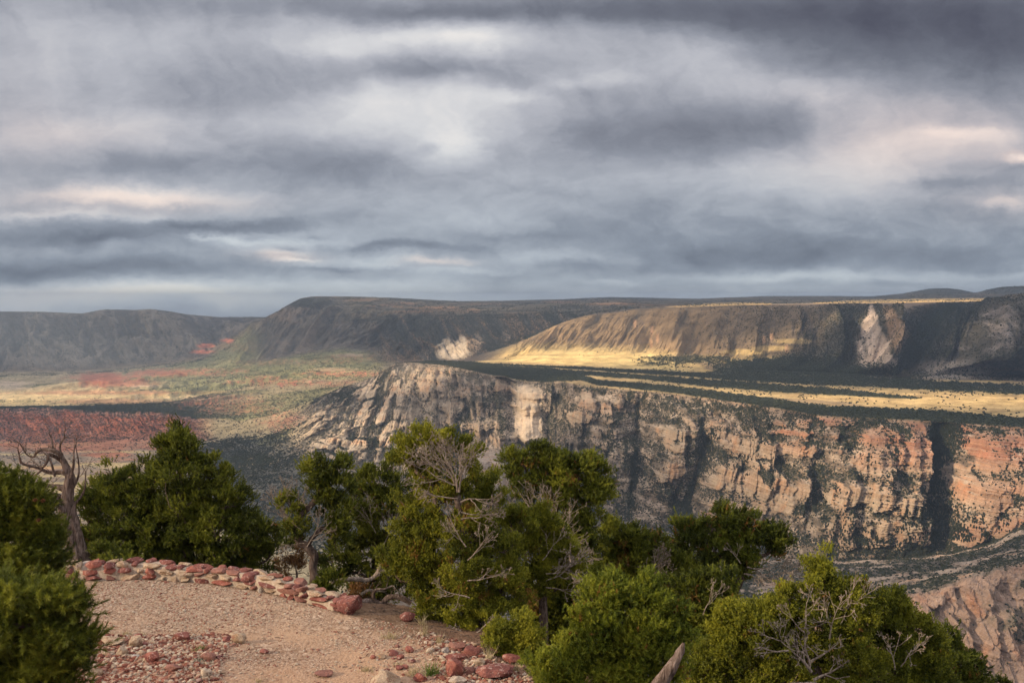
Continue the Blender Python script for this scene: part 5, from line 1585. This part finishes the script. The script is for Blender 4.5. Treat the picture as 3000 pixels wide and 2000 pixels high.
make_tree('pinyon_pine', 'broad cone-shaped pinyon pine standing just behind the middle of the stone wall', 'tree', Y=22.0, base_px=540,
          trunk=[(542, 1600), (535, 1500), (528, 1400), (524, 1300)],
          lobes=[(520, 1255, 13, 22), (521, 1275, 22, 26), (498, 1290, 18, 22), (545, 1300, 22, 24), (520, 1305, 34, 30), (530, 1340, 50, 40), (508, 1320, 40, 40), (548, 1330, 36, 45), (470, 1350, 30, 40), (595, 1370, 36, 42), (525, 1395, 95, 55), (420, 1395, 34, 40), (645, 1400, 40, 42), (326, 1390, 34, 36), (366, 1400, 30, 34), (280, 1425, 40, 40),
                 (330, 1450, 80, 55), (430, 1460, 90, 70), (560, 1480, 120, 75), (660, 1470, 70, 60), (260, 1510, 45, 60), (350, 1545, 110, 75), (490, 1560, 130, 75), (640, 1560, 110, 75), (735, 1545, 60, 50), (790, 1570, 32, 36), (270, 1600, 55, 50),
                 (400, 1625, 120, 45), (560, 1640, 120, 40), (700, 1630, 90, 50), (780, 1630, 45, 45), (345, 1640, 52, 30, -2.1), (330, 1610, 40, 30, -1.6)],
          n=7000, grow=1.06, rt=.12, tone=.50, brown=.004, **PIN_)
make_tree('pinyon_pine', 'large dark pinyon pine filling the left edge below the dead snag', 'tree', Y=9.5, base_px=10, trunk=[(20, 1750), (10, 1600), (10, 1500)],
          lobes=[(30, 1452, 55, 34), (95, 1470, 45, 40), (-60, 1450, 90, 60), (40, 1520, 95, 70), (120, 1540, 42, 60), (-80, 1560, 120, 90), (70, 1610, 95, 70), (135, 1620, 40, 60), (0, 1680, 130, 70), (105, 1690, 55, 60), (-110, 1700, 130, 100), (40, 1760, 100, 60)],
          n=2100, rt=.09, tone=.42, brown=.01, kind='near', leaf=PIN, bark=BARK, needle=(4, 5, 15, .040, .0070, .6, .13, .06))
make_tree('pinyon_pine', 'nearest pinyon pine with long needle tufts reaching in from the lower left corner', 'tree', Y=6.8, base_px=-60, trunk=[(-40, 1950), (0, 1850), (20, 1780)],
          lobes=[(30, 1745, 60, 34), (110, 1740, 45, 38), (175, 1745, 26, 26), (160, 1790, 48, 34), (205, 1790, 22, 18), (50, 1820, 90, 50), (150, 1850, 60, 36), (-60, 1840, 110, 130), (60, 1900, 110, 55), (190, 1885, 38, 22), (232, 1885, 18, 14), (160, 1930, 52, 34), (205, 1930, 22, 20), (40, 1975, 130, 50), (150, 1985, 60, 34), (-80, 1980, 110, 60), (170, 2030, 60, 30)],
          n=1050, rt=.06, tone=.46, brown=.01, kind='near', leaf=PIN, bark=BARK, needle=(3, 6, 20, .042, .0046, .6, .15, .06))
make_tree('pinyon_pine', 'crooked pinyon pine with a bent dark trunk right of the wall, thin twiggy crown', 'tree', Y=21.0, base_px=912,
          trunk=[(922, 1690), (916, 1655), (922, 1625), (900, 1600), (880, 1590), (862, 1560), (870, 1520), (920, 1470), (950, 1420)],
          lobes=[(905, 1356, 26, 20), (950, 1362, 46, 24), (992, 1358, 30, 26), (930, 1390, 50, 28), (985, 1400, 45, 30), (1010, 1430, 40, 34), (960, 1440, 50, 30), (1000, 1490, 60, 40), (850, 1480, 34, 26), (830, 1450, 20, 24), (880, 1530, 50, 34), (940, 1540, 60, 34), (985, 1560, 40, 50), (850, 1570, 30, 30)],
          n=1000, rt=.10, tone=.38, brown=.02, open_=.18, dead=[((862, 1560), (820, 1420), .018, 0, 3, 6), ((870, 1530), (855, 1400), .016, 0, 3, 6), ((880, 1550), (800, 1480), .014, -.3, 3, 6), ((900, 1600), (960, 1500), .02, -.4, 3, 5), ((890, 1590), (830, 1590), .014, -.2, 3, 5), ((870, 1500), (900, 1420), .012, -.2, 3, 6)], **PIN_)
make_tree('pinyon_pine', 'bushy pinyon pine filling the gap behind the big juniper, on its left', 'tree', Y=22.5, base_px=1100, trunk=[(1100, 1650), (1100, 1550), (1110, 1450)],
          lobes=[(1050, 1405, 26, 26), (1085, 1385, 30, 26), (1130, 1375, 30, 26), (1165, 1350, 18, 24), (1110, 1420, 70, 40), (1175, 1420, 45, 50), (1060, 1470, 60, 45), (1130, 1490, 90, 50), (1060, 1540, 70, 50), (1150, 1560, 80, 55), (1070, 1610, 80, 45), (1150, 1640, 70, 45), (1000, 1630, 50, 34), (1050, 1670, 50, 22), (1090, 1700, 80, 26), (1170, 1710, 60, 34), (1100, 1745, 60, 24)],
          n=2100, grow=1.1, rt=.10, tone=.42, brown=.015, open_=.08, dead=[((1100, 1560), (1060, 1440), .014, -1, 3, 6), ((1120, 1600), (1180, 1480), .014, -1, 3, 6)], **PIN_)
make_tree('juniper', 'tallest twisted juniper in the centre with pale bare limbs fanning through its top', 'tree', Y=17.6, base_px=1385,
          trunk=[(1392, 1850), (1380, 1780), (1372, 1700), (1362, 1620), (1352, 1540), (1342, 1470), (1330, 1420), (1322, 1370)],
          lobes=[(1262, 1270, 44, 14), (1300, 1290, 26, 26), (1232, 1290, 40, 22), (1190, 1320, 34, 30), (1165, 1335, 18, 26), (1215, 1345, 40, 24), (1350, 1300, 16, 18), (1380, 1330, 26, 22), (1300, 1340, 40, 24), (1262, 1400, 44, 32), (1220, 1375, 34, 22), (1392, 1370, 36, 26), (1340, 1400, 34, 24),
                 (1270, 1440, 44, 30), (1290, 1490, 30, 44), (1205, 1478, 30, 26), (1240, 1510, 34, 44), (1290, 1548, 44, 40), (1235, 1570, 40, 40), (1185, 1560, 26, 30), (1215, 1620, 50, 40), (1150, 1640, 38, 36), (1170, 1600, 24, 26), (1270, 1620, 50, 46), (1300, 1680, 50, 40), (1225, 1680, 50, 36), (1160, 1680, 26, 22),
                 (1290, 1740, 56, 36), (1250, 1735, 40, 30), (1262, 1800, 42, 40), (1295, 1840, 38, 30), (1250, 1845, 24, 24), (1380, 1520, 50, 26), (1412, 1560, 40, 30), (1440, 1605, 40, 28), (1500, 1598, 24, 18), (1460, 1645, 60, 34), (1500, 1690, 44, 50), (1440, 1700, 56, 40), (1400, 1660, 36, 34), (1470, 1745, 60, 32), (1400, 1750, 44, 40), (1340, 1740, 50, 50, -.5), (1345, 1650, 44, 44, -.5), (1330, 1570, 40, 40, -.4), (1420, 1820, 50, 40, -.4), (1330, 1840, 40, 30, -.4), (1360, 1470, 40, 30, .6), (1420, 1480, 50, 40, .9), (1440, 1420, 40, 40, .9), (1400, 1560, 60, 60, .9), (1500, 1540, 50, 50, .9), (1520, 1750, 36, 34), (1450, 1790, 44, 26), (1350, 1800, 40, 30)],
          n=5000, grow=1.16, rt=.14, tone=.55, brown=.035, up=.9, dead=[((1335, 1420), (1290, 1285), .034, -.5, 4, 6), ((1318, 1385), (1190, 1330), .024, -.7, 4, 5), ((1330, 1420), (1150, 1395), .022, -.8, 4, 5), ((1320, 1400), (1210, 1285), .022, -.7, 3, 5), ((1345, 1440), (1365, 1300), .028, -.6, 4, 7), ((1350, 1470), (1460, 1420), .024, -.7, 4, 7),
                 ((1352, 1520), (1470, 1480), .026, -.7, 4, 7), ((1352, 1500), (1440, 1520), .022, -.8, 4, 6), ((1340, 1460), (1230, 1440), .02, -.9, 4, 7), ((1365, 1600), (1290, 1500), .02, -.9, 3, 5), ((1370, 1640), (1450, 1560), .02, -1, 3, 5), ((1370, 1700), (1490, 1670), .022, -1, 3, 5), ((1375, 1750), (1280, 1700), .022, -1, 3, 5), ((1385, 1860), (1450, 1810), .03, -.8, 3, 3), ((1380, 1860), (1310, 1850), .03, -.8, 3, 3), ((1340, 1440), (1310, 1300), .03, -.9, 4, 6)], **JUN_)
make_tree('juniper', 'yellow-green juniper at the right shoulder of the tallest juniper, grey twigs on its right', 'tree', Y=18.6, base_px=1590, trunk=[(1592, 1800), (1588, 1700), (1582, 1600), (1578, 1530)],
          lobes=[(1566, 1500, 22, 22), (1600, 1510, 26, 26), (1575, 1545, 44, 34), (1612, 1565, 40, 36), (1560, 1590, 40, 36), (1610, 1620, 50, 34), (1650, 1610, 34, 26), (1560, 1650, 50, 34), (1625, 1665, 48, 30), (1672, 1640, 28, 34), (1585, 1700, 60, 34), (1650, 1705, 34, 26)],
          n=1700, grow=1.18, rt=.09, tone=.62, brown=.03, up=.9, open_=.08, dead=[((1600, 1700), (1740, 1620), .02, -.5, 4, 7), ((1600, 1680), (1690, 1690), .018, -.6, 4, 7), ((1590, 1640), (1660, 1560), .016, -.5, 3, 5), ((1600, 1720), (1700, 1740), .018, -.6, 4, 7)], **JUN_)
make_tree('pinyon_pine', 'flat-topped pinyon pine right of centre with silvery snaking limbs under its crown', 'tree', Y=21.5, base_px=1620, trunk=[(1615, 1680), (1612, 1600), (1618, 1530), (1630, 1470), (1640, 1420)],
          lobes=[(1500, 1335, 26, 18), (1530, 1350, 40, 26), (1580, 1320, 30, 22), (1600, 1345, 50, 28), (1545, 1385, 50, 26), (1650, 1350, 44, 34), (1610, 1390, 70, 28), (1700, 1365, 44, 34), (1742, 1385, 34, 34), (1772, 1400, 20, 26), (1690, 1410, 66, 34), (1755, 1430, 34, 28), (1650, 1445, 50, 26), (1720, 1465, 56, 26), (1760, 1460, 22, 20), (1700, 1520, 50, 40), (1740, 1560, 44, 50), (1530, 1440, 40, 30), (1520, 1520, 36, 40), (1660, 1570, 60, 50)],
          n=2300, grow=1.05, rt=.11, tone=.42, brown=.03, dead=[((1612, 1560), (1500, 1440), .035, -.9, 3, 4), ((1610, 1600), (1600, 1420), .04, -1, 3, 4), ((1612, 1600), (1680, 1480), .035, -1, 3, 4), ((1612, 1620), (1700, 1540), .035, -1, 3, 4), ((1615, 1640), (1760, 1600), .03, -1, 3, 5), ((1600, 1480), (1520, 1420), .024, -1, 3, 4), ((1470, 1440), (1445, 1330), .03, 0, 2, 2), ((1450, 1370), (1462, 1340), .022, 0, 1, 2)], **PIN_)
make_tree('pinyon_pine', 'low spreading pinyon pine between the flat-topped one and the round dark one', 'tree', Y=23.0, base_px=1880, trunk=[(1880, 1760), (1875, 1680), (1880, 1620)],
          lobes=[(1770, 1555, 24, 34), (1810, 1545, 26, 26), (1850, 1555, 26, 24), (1950, 1585, 34, 26), (1796, 1570, 22, 36), (1838, 1575, 34, 26), (1815, 1610, 44, 34), (1875, 1590, 26, 22), (1915, 1590, 30, 24), (1870, 1625, 60, 34), (1935, 1620, 40, 28), (1975, 1635, 34, 26), (1920, 1665, 80, 40), (1840, 1670, 70, 44), (2000, 1680, 60, 40), (2040, 1665, 34, 26), (1790, 1680, 40, 60), (1960, 1720, 90, 45), (1770, 1620, 26, 40)],
          n=2800, grow=1.25, rt=.10, tone=.68, brown=.02, dead=[((1880, 1700), (1950, 1600), .016, -1, 3, 6), ((1880, 1720), (1990, 1640), .016, -1, 3, 6)], **PIN_)
make_tree('pinyon_pine', 'round-headed dark pinyon pine on the right against the cliff foot, bare curved limbs below', 'tree', Y=20.5, base_px=2150, trunk=[(2138, 1770), (2150, 1730), (2172, 1690), (2190, 1650), (2185, 1600), (2160, 1560)],
          lobes=[(1990, 1545, 28, 16), (2018, 1535, 24, 16), (2050, 1550, 40, 24), (2020, 1570, 40, 22), (2088, 1545, 30, 22), (2116, 1495, 10, 14), (2130, 1520, 30, 26), (2170, 1515, 26, 22), (2200, 1525, 26, 22), (2150, 1550, 60, 28), (2215, 1560, 44, 26), (2080, 1585, 60, 28), (2262, 1545, 24, 18), (2290, 1565, 34, 22), (2318, 1580, 18, 20), (2270, 1590, 44, 22), (2190, 1600, 70, 30), (2110, 1625, 56, 28), (2240, 1622, 30, 18), (2150, 1650, 60, 22)],
          n=1700, rt=.10, tone=.34, brown=.05, open_=.10, dead=[((2190, 1660), (2300, 1720), .03, -.5, 3, 5), ((2180, 1680), (2260, 1690), .03, -.5, 3, 5), ((2200, 1680), (2340, 1640), .022, -.2, 4, 8), ((2220, 1700), (2350, 1680), .018, -.2, 4, 8), ((2170, 1650), (2130, 1600), .02, -.7, 3, 4)], **PIN_)
make_tree('pinyon_pine', 'shaded pinyon pine low between the tallest juniper and the bright bushy pine', 'tree', Y=19.6, base_px=1640, trunk=[(1640, 1850), (1640, 1780), (1650, 1720)],
          lobes=[(1700, 1700, 40, 34), (1640, 1740, 60, 40), (1710, 1750, 60, 50), (1590, 1770, 50, 40), (1650, 1800, 70, 50), (1560, 1830, 50, 34), (1620, 1860, 70, 40), (1700, 1830, 60, 50), (1760, 1720, 40, 50), (1540, 1800, 30, 30)],
          n=1700, grow=1.15, rt=.09, tone=.42, brown=.02, **PIN_)
make_tree('pinyon_pine', 'shaded pinyon pine under the round-headed one, behind the bright bushy pine', 'tree', Y=18.6, base_px=2040, trunk=[(2040, 1850), (2040, 1800), (2045, 1740)],
          lobes=[(2000, 1725, 44, 34), (2060, 1715, 50, 34), (2030, 1770, 70, 44), (2100, 1745, 50, 40), (2000, 1820, 50, 50), (2070, 1825, 70, 44), (2040, 1880, 80, 44), (2120, 1790, 40, 40), (2140, 1700, 34, 22)],
          n=1600, grow=1.12, rt=.09, tone=.44, brown=.03, dead=[((2060, 1800), (2110, 1700), .016, -.8, 3, 6)], **PIN_)
make_tree('pinyon_pine', 'bright green bushy pinyon pine at the bottom, right of the gravel slope', 'tree', Y=13.0, base_px=1850, trunk=[(1850, 1990), (1845, 1900), (1842, 1800)],
          lobes=[(1838, 1712, 34, 22), (1780, 1720, 36, 26), (1885, 1718, 34, 24), (1840, 1755, 60, 34), (1755, 1765, 46, 40), (1920, 1745, 44, 34), (1960, 1775, 30, 30), (1720, 1805, 36, 34), (1800, 1810, 90, 44), (1900, 1810, 80, 44), (1975, 1830, 42, 40), (1740, 1860, 70, 36), (1850, 1870, 100, 44), (1950, 1880, 60, 34), (1680, 1895, 50, 30), (1630, 1930, 60, 34), (1590, 1950, 34, 40), (1720, 1930, 80, 40), (1830, 1940, 100, 44), (1640, 1985, 90, 34), (1760, 1990, 90, 34), (1880, 1995, 70, 34), (1960, 1950, 40, 40)],
          n=2600, rt=.09, tone=.55, brown=.02, kind='pinyon', leaf=PINB, bark=BARK, needle=(5, 4, 11, .042, .0095, .6, .12, .07))
make_tree('juniper', 'wide juniper at lower right with a forked grey dead trunk in its middle', 'tree', Y=15.5, base_px=2390, trunk=[(2388, 2010), (2372, 1950), (2365, 1890), (2380, 1800), (2410, 1700)],
          lobes=[(2424, 1640, 18, 26), (2408, 1668, 26, 22), (2385, 1680, 26, 26), (2395, 1715, 50, 28), (2525, 1728, 26, 22), (2535, 1750, 36, 26), (2460, 1730, 40, 26), (2480, 1765, 60, 34), (2310, 1750, 40, 26), (2260, 1775, 40, 28), (2200, 1785, 40, 26), (2190, 1810, 60, 34), (2140, 1815, 44, 30), (2115, 1845, 26, 30), (2260, 1825, 70, 40), (2345, 1800, 60, 40), (2430, 1815, 60, 40), (2510, 1820, 50, 40), (2180, 1870, 80, 44), (2290, 1880, 70, 40), (2150, 1930, 80, 44), (2270, 1940, 80, 44), (2460, 1890, 80, 44), (2540, 1890, 40, 50), (2180, 1985, 90, 40), (2300, 1995, 80, 34), (2480, 1955, 80, 44), (2070, 1960, 50, 44), (2050, 2000, 60, 34), (2430, 2000, 80, 34)],
          n=3900, grow=1.12, rt=.13, tone=.50, brown=.02, up=.9, dead=[((2376, 1965), (2290, 1890), .045, -1.1, 3, 4), ((2310, 1905), (2220, 1905), .025, -1.1, 3, 4), ((2372, 1950), (2352, 1830), .04, -1.1, 3, 4), ((2356, 1850), (2290, 1800), .02, -1.1, 4, 5), ((2372, 1940), (2440, 1850), .035, -1.1, 3, 5), ((2430, 1870), (2420, 1720), .02, -1.1, 3, 6), ((2360, 1840), (2380, 1740), .018, -1.1, 4, 6), ((2384, 1990), (2480, 1950), .04, -1.1, 3, 4), ((2300, 1890), (2230, 1790), .018, -1.2, 4, 6), ((2460, 1830), (2560, 1700), .018, -.2, 3, 6), ((2330, 1760), (2300, 1680), .01, 0, 3, 6), ((2390, 2000), (2320, 2010), .03, -1.1, 3, 3)], **JUN_)
make_tree('juniper', 'slim-topped juniper farther right, its spire rising over the pink slickrock', 'tree', Y=16.0, base_px=2620, trunk=[(2622, 1990), (2622, 1900), (2618, 1800), (2616, 1750)],
          lobes=[(2615, 1745, 14, 18), (2622, 1765, 26, 20), (2600, 1785, 30, 24), (2636, 1790, 30, 26), (2595, 1825, 36, 30), (2645, 1825, 36, 30), (2620, 1860, 56, 36), (2690, 1840, 34, 26), (2700, 1870, 44, 30), (2600, 1910, 70, 44), (2690, 1920, 70, 44), (2750, 1910, 34, 30), (2620, 1970, 90, 44), (2720, 1980, 80, 34)],
          n=1900, grow=1.05, rt=.08, tone=.48, brown=.02, up=.9, dead=[((2622, 1960), (2612, 1850), .02, -.9, 4, 6), ((2640, 1950), (2700, 1860), .016, -.9, 3, 6), ((2690, 1900), (2745, 1820), .014, 0, 3, 6)], **JUN_)
make_tree('pinyon_pine', 'small pinyon pine at the right end of the foreground trees, thin open top', 'tree', Y=17.0, base_px=2800, trunk=[(2795, 1980), (2792, 1920), (2790, 1880)],
          lobes=[(2788, 1870, 20, 18), (2768, 1890, 24, 18), (2805, 1895, 26, 18), (2790, 1925, 44, 26), (2832, 1925, 24, 18), (2840, 1950, 26, 22), (2790, 1965, 60, 30), (2850, 1985, 34, 26), (2910, 1998, 30, 12), (2955, 1996, 30, 12), (2760, 2000, 60, 26)],
          n=650, rt=.05, tone=.40, brown=.03, open_=.15, dead=[((2750, 1900), (2760, 1830), .01, -.2, 2, 5)], **PIN_)
make_tree('juniper', 'small berry-covered juniper sprouts on the slope right of the big juniper foot', 'tree', Y=15.4, base_px=1490, trunk=[(1480, 1930), (1470, 1880)],
          lobes=[(1450, 1840, 20, 22), (1455, 1875, 30, 30), (1530, 1830, 30, 26), (1545, 1870, 34, 30), (1500, 1880, 34, 26), (1560, 1905, 30, 24), (1460, 1915, 24, 20), (1520, 1930, 30, 20)],
          n=600, rt=.03, tone=.50, brown=.01, up=.9, **JUN_)
make_tree('shrub', 'rusty orange dry shrub behind the wall beside the crooked trunk', 'shrub', Y=23.0, base_px=870, trunk=[(870, 1680)],
          lobes=[(850, 1600, 30, 24), (825, 1630, 26, 34), (865, 1640, 40, 34), (890, 1670, 34, 26), (845, 1675, 34, 24), (960, 1650, 30, 24)], n=230, rt=.03, kind='shrub', leaf=DRY, bark=DEAD, tone=.5, brown=0, open_=.2)
make_tree('shrub', 'second rusty shrub seen under the fallen limbs beyond the end of the wall', 'shrub', Y=22.0, base_px=1065, trunk=[(1065, 1760)],
          lobes=[(1050, 1735, 34, 22), (1085, 1745, 26, 22), (1040, 1765, 24, 18)], n=120, rt=.03, kind='shrub', leaf=DRY, bark=DEAD, tone=.45, brown=0, open_=.2)
make_tree('shrub', 'small green shrub peeping over the right end of the wall', 'shrub', Y=20.0, base_px=955, trunk=[(955, 1725)],
          lobes=[(940, 1715, 24, 20), (965, 1705, 26, 24), (985, 1725, 20, 16)], n=130, rt=.02, kind='pinyon', leaf=PIN, bark=BARK, tone=.45)

# --- the dead snag at left
SY0 = 21.0
sb = at(262, 1650, SY0); sz = float(gz(sb[0], SY0))
snag = empty('dead_snag', (float(sb[0]), SY0, sz)); tag(snag, 'weathered dead snag with a twisting grey trunk and clawing bare branches at left', 'dead tree')
tr = px_path([(232, 1650), (222, 1600), (206, 1540), (196, 1480), (200, 1440), (206, 1400), (190, 1360), (178, 1330)], SY0)
tr = np.vstack([[sb[0] - .10, SY0, sz - .2], tr])
V1 = path_tube(tr, [.34, .25, .20, .185, .16, .125, .10, .07, .035], 20, .16, 5, 6)
tr2 = px_path([(248, 1650), (236, 1600), (220, 1540), (214, 1500), (222, 1470)], SY0 - .05)
tr2 = np.vstack([[sb[0] + .10, SY0, sz - .2], tr2])
V2 = path_tube(tr2, [.26, .15, .12, .10, .07, .03], 12, .16, 9, 4)
mesh_obj('trunk', *merge([V1, V2]), SNAGB, snag, smooth=True)
limbs = [
    ([(200, 1440), (180, 1425), (150, 1420), (115, 1425), (95, 1440)], .09), ([(196, 1480), (170, 1460), (140, 1450), (110, 1452), (60, 1465), (0, 1440), (-40, 1445)], .10),
    ([(192, 1500), (165, 1480), (130, 1478), (105, 1485)], .07), ([(206, 1400), (185, 1388), (150, 1380), (110, 1372), (70, 1360), (52, 1335), (48, 1310)], .06),
    ([(190, 1365), (170, 1345), (150, 1335), (140, 1350), (120, 1365), (90, 1350)], .055), ([(180, 1335), (160, 1318), (130, 1312), (108, 1320), (100, 1340), (80, 1330), (60, 1300)], .055),
    ([(178, 1330), (160, 1310), (148, 1290), (142, 1275)], .035), ([(185, 1345), (178, 1310), (186, 1285), (192, 1272)], .03), ([(206, 1400), (216, 1360), (212, 1320), (228, 1290)], .035),
    ([(210, 1440), (232, 1400), (235, 1360), (226, 1310)], .035), ([(216, 1480), (240, 1450), (250, 1420), (248, 1380)], .035), ([(160, 1395), (145, 1350), (130, 1320)], .03), ([(125, 1376), (100, 1390), (60, 1380), (20, 1400)], .028), ([(196, 1520), (170, 1510), (150, 1512)], .05)]
PV = []; E = []
for k_, (pts, r0) in enumerate(limbs):
    L_ = px_path([(p[0] + rng.uniform(-5, 5), p[1] + rng.uniform(-5, 5), .25 * math.sin(k_ * 2.1 + j * .8)) for j, p in enumerate(pts)], SY0)
    L_[0] = L_[0] * .5 + px_path([pts[0]], SY0)[0] * .5
    PV.append(path_tube(L_, np.linspace(r0, .010, len(L_)), 8, .14, k_ + 2, 3))
    for j in range(1, len(L_)):
        for _ in range(2):
            d_ = unit(L_[j] - L_[j - 1]) + rng.normal(size=3) * .7 + np.array([0, 0, .35])
            deadwood(L_[j], d_, rng.uniform(.15, .45), .010, 1, E, .45, None, 3)
mesh_obj('limb', *merge(PV), SNAGB, snag, smooth=True)
A = np.array([e[0] for e in E]); B = np.array([e[1] for e in E]); ra = np.array([e[2] for e in E]); rb = np.array([e[3] for e in E])
mesh_obj('twigs', *tubes(A, B, ra, rb, 4), SNAGB, snag, smooth=True)

# --- fallen, twisted limbs beyond the wall end and the broken stump
def fallen(name, label, cat, paths, Y, mat):
    b = px_path([paths[0][0][0]], Y)[0]
    T = empty(name, tuple(float(v) for v in b)); tag(T, label, cat)
    out = []
    for k_, (pts, r0, r1) in enumerate(paths):
        L_ = px_path(pts, Y); out.append(path_tube(L_, np.linspace(r0, r1, len(L_)), 10, .14, k_ + 3, 4))
    E = []
    for pts, r0, r1 in paths:
        L_ = px_path(pts, Y)
        for j in range(1, len(L_)):
            deadwood(L_[j], rng.normal(size=3) + np.array([0, 0, .6]), rng.uniform(.15, .4), .010, 1, E, .4)
    A = np.array([e[0] for e in E]); B = np.array([e[1] for e in E])
    out.append(tubes(A, B, np.array([e[2] for e in E]), np.array([e[3] for e in E]), 4))
    mesh_obj('wood', *merge(out), mat, T, smooth=True)
fallen('fallen_branch', 'gnarled fallen juniper limbs looping over the ground between wall and big juniper', 'fallen branch',
       [([(1058, 1778), (1075, 1765), (1105, 1768), (1130, 1790), (1170, 1800), (1230, 1796), (1260, 1790)], .09, .05), ([(1128, 1785), (1126, 1762), (1142, 1748), (1170, 1748), (1205, 1765)], .07, .05), ([(1110, 1780), (1095, 1750), (1100, 1728), (1130, 1725)], .05, .02), ([(1180, 1795), (1220, 1815), (1270, 1808)], .04, .02)], 18.6, SNAGB)
fallen('fallen_branch', 'pale curved dead limb reaching left from under the bushy pine toward the wall', 'fallen branch',
       [([(960, 1712), (1000, 1700), (1040, 1695), (1080, 1698), (1105, 1680), (1118, 1650)], .05, .05), ([(1060, 1740), (1080, 1728), (1110, 1730), (1150, 1715)], .035, .02)], 20.4, DEAD)
sp_ = px_path([(1915, 2030), (1945, 1985), (1972, 1945), (1992, 1910), (2003, 1882)], 11.0)
stump = empty('broken_stump', (float(sp_[0][0]), 11.0, float(gz(sp_[0][0], 11.0)))); tag(stump, 'leaning broken grey-brown stump with a splintered tip at the bottom edge', 'stump')
root_ = np.array([sp_[0][0] - .35, 11.0, float(gz(sp_[0][0] - .35, 11.0)) - .1])
mesh_obj('trunk', *path_tube(np.vstack([root_, sp_]), [.12, .095, .078, .066, .050, .016], 18, .14, 12, 6), SNAGB, stump, smooth=True)

# --- pine cones on the left pinyon
def cone_mesh(c, r):
    V, Q_, nn = [], [], 0
    n = 46
    for i in range(n):
        f = i / n; th = i * 2.399
        rr2 = r * math.sin(math.pi * (f * .86 + .07)) ; zz2 = r * 1.25 * (f - .5)
        d = np.array([math.cos(th), math.sin(th), .25 - .5 * (1 - f)]); u_ = np.array([-math.sin(th), math.cos(th), 0]) * r * .26
        b0 = np.array([0, 0, zz2]); tip = b0 + d * rr2 * 1.1
        t2 = np.array([0, 0, r * .12])
        V += [b0 - u_ * .3, b0 + u_ * .3, tip + u_, tip - u_, tip + t2]
        Q_ += [(nn, nn + 1, nn + 2, nn + 3), (nn + 3, nn + 2, nn + 4, nn + 4)]
        nn += 5
    V = np.array(V) + c
    T3 = [];
    for q in Q_: T3 += [(q[0], q[1], q[2]), (q[0], q[2], q[3])] if q[2] != q[3] else [(q[0], q[1], q[2])]
    return V, np.array(T3)
CONE = bark_material('cone_scales', (.06, .025, .015), (.17, .07, .035), (.26, .12, .06), 2.0)
left_pine = [o for o in SC.objects if o.type == 'EMPTY' and o.get('label', '').startswith('large dark pinyon')][0]
for (a, b) in [(103, 1464), (126, 1466), (113, 1523)]:
    mesh_obj('cone', *cone_mesh(at(a, b, 8.9), .024), CONE, left_pine)

# --- grass tufts and weeds by the gravel
def tuft(px, py, w, h_, n, col, name, label, cat, group=None, mats={}):
    P = on_pad(px, py); z = float(gz(P[0], P[1])); P = on_pad(px, py, z)
    m = P[1] / F
    if col not in mats:
        mats[col] = leaf_material('blade_' + name, *{'green': ((.05, .09, .02), (.12, .18, .035), (.22, .28, .06)), 'straw': ((.28, .22, .11), (.42, .34, .19), (.55, .46, .28)), 'sage': ((.16, .18, .13), (.26, .28, .21), (.38, .40, .31))}[col])
    D = unit(rng.normal(size=(n, 3)) * np.array([.45, .45, .15]) + np.array([0, 0, 1.0]))
    L = h_ * m * rng.uniform(.5, 1.05, (n, 1))
    b = P + rng.normal(size=(n, 3)) * np.array([w * m * .22, w * m * .18, 0])
    side = unit(np.cross(D, rng.normal(size=(n, 3)))) * .0055
    V = np.stack([b - side, b + side, b + D * L], 1).reshape(-1, 3)
    o = mesh_obj(name, V - P, np.arange(len(V)).reshape(-1, 3), mats[col]); o.location = P
    set_attr(o, 'tone', np.repeat(rng.random(n), 3)); set_attr(o, 'brown', np.zeros(n * 3))
    tag(o, label, cat, group, kind='stuff' if name == 'ground_plant' else None)
tuft(1262, 1975, 44, 55, 110, 'green', 'weed', 'bright green weed beside the upright red rock', 'weed')
tuft(585, 1908, 34, 26, 80, 'green', 'weed', 'small bright green weed on the red rocky bank', 'weed')
tuft(590, 1934, 60, 14, 120, 'sage', 'ground_plant', 'grey-green mat plant spreading below the small weed', 'plant')
tuft(480, 1902, 50, 12, 90, 'sage', 'ground_plant', 'grey-green mat plant on the upper part of the red bank', 'plant')
tuft(575, 1993, 50, 12, 90, 'sage', 'ground_plant', 'grey-green mat plant at the bottom edge of the picture', 'plant')
GR = [(292, 1862, 44, 26, 60, 'by the white pebble above the red bank'), (370, 1858, 30, 18, 40, 'above the cream blocky stone'), (415, 1862, 40, 16, 40, 'on the gravel edge left of the dark maroon rock'), (1142, 1868, 60, 26, 70, 'spread on open gravel left of the big juniper'),
      (1236, 1828, 26, 40, 40, 'standing at the left foot of the big juniper'), (1246, 1860, 26, 50, 40, 'just in front of the big juniper skirt'), (1212, 1975, 50, 36, 60, 'left of the bright green weed'), (1432, 1930, 24, 60, 30, 'tall and thin above the broad maroon rock'),
      (1330, 1975, 50, 50, 60, 'in front of the upright red rock'), (1165, 1950, 40, 20, 40, 'low on the gravel above the large bottom rock'), (1075, 1965, 40, 22, 50, 'low on the gravel left of the large bottom rock'), (1290, 1885, 30, 44, 40, 'above the grey rounded stone'), (1510, 1965, 40, 40, 50, 'below the juniper sprouts'), (760, 1995, 30, 14, 30, 'alone at the bottom edge of the open gravel')]
for (a, b, w, h_, n_, wh) in GR:
    tuft(a, b, w, h_, n_, 'straw', 'grass_tuft', 'dry grass tuft ' + wh, 'grass tuft', 'dry grass tufts')
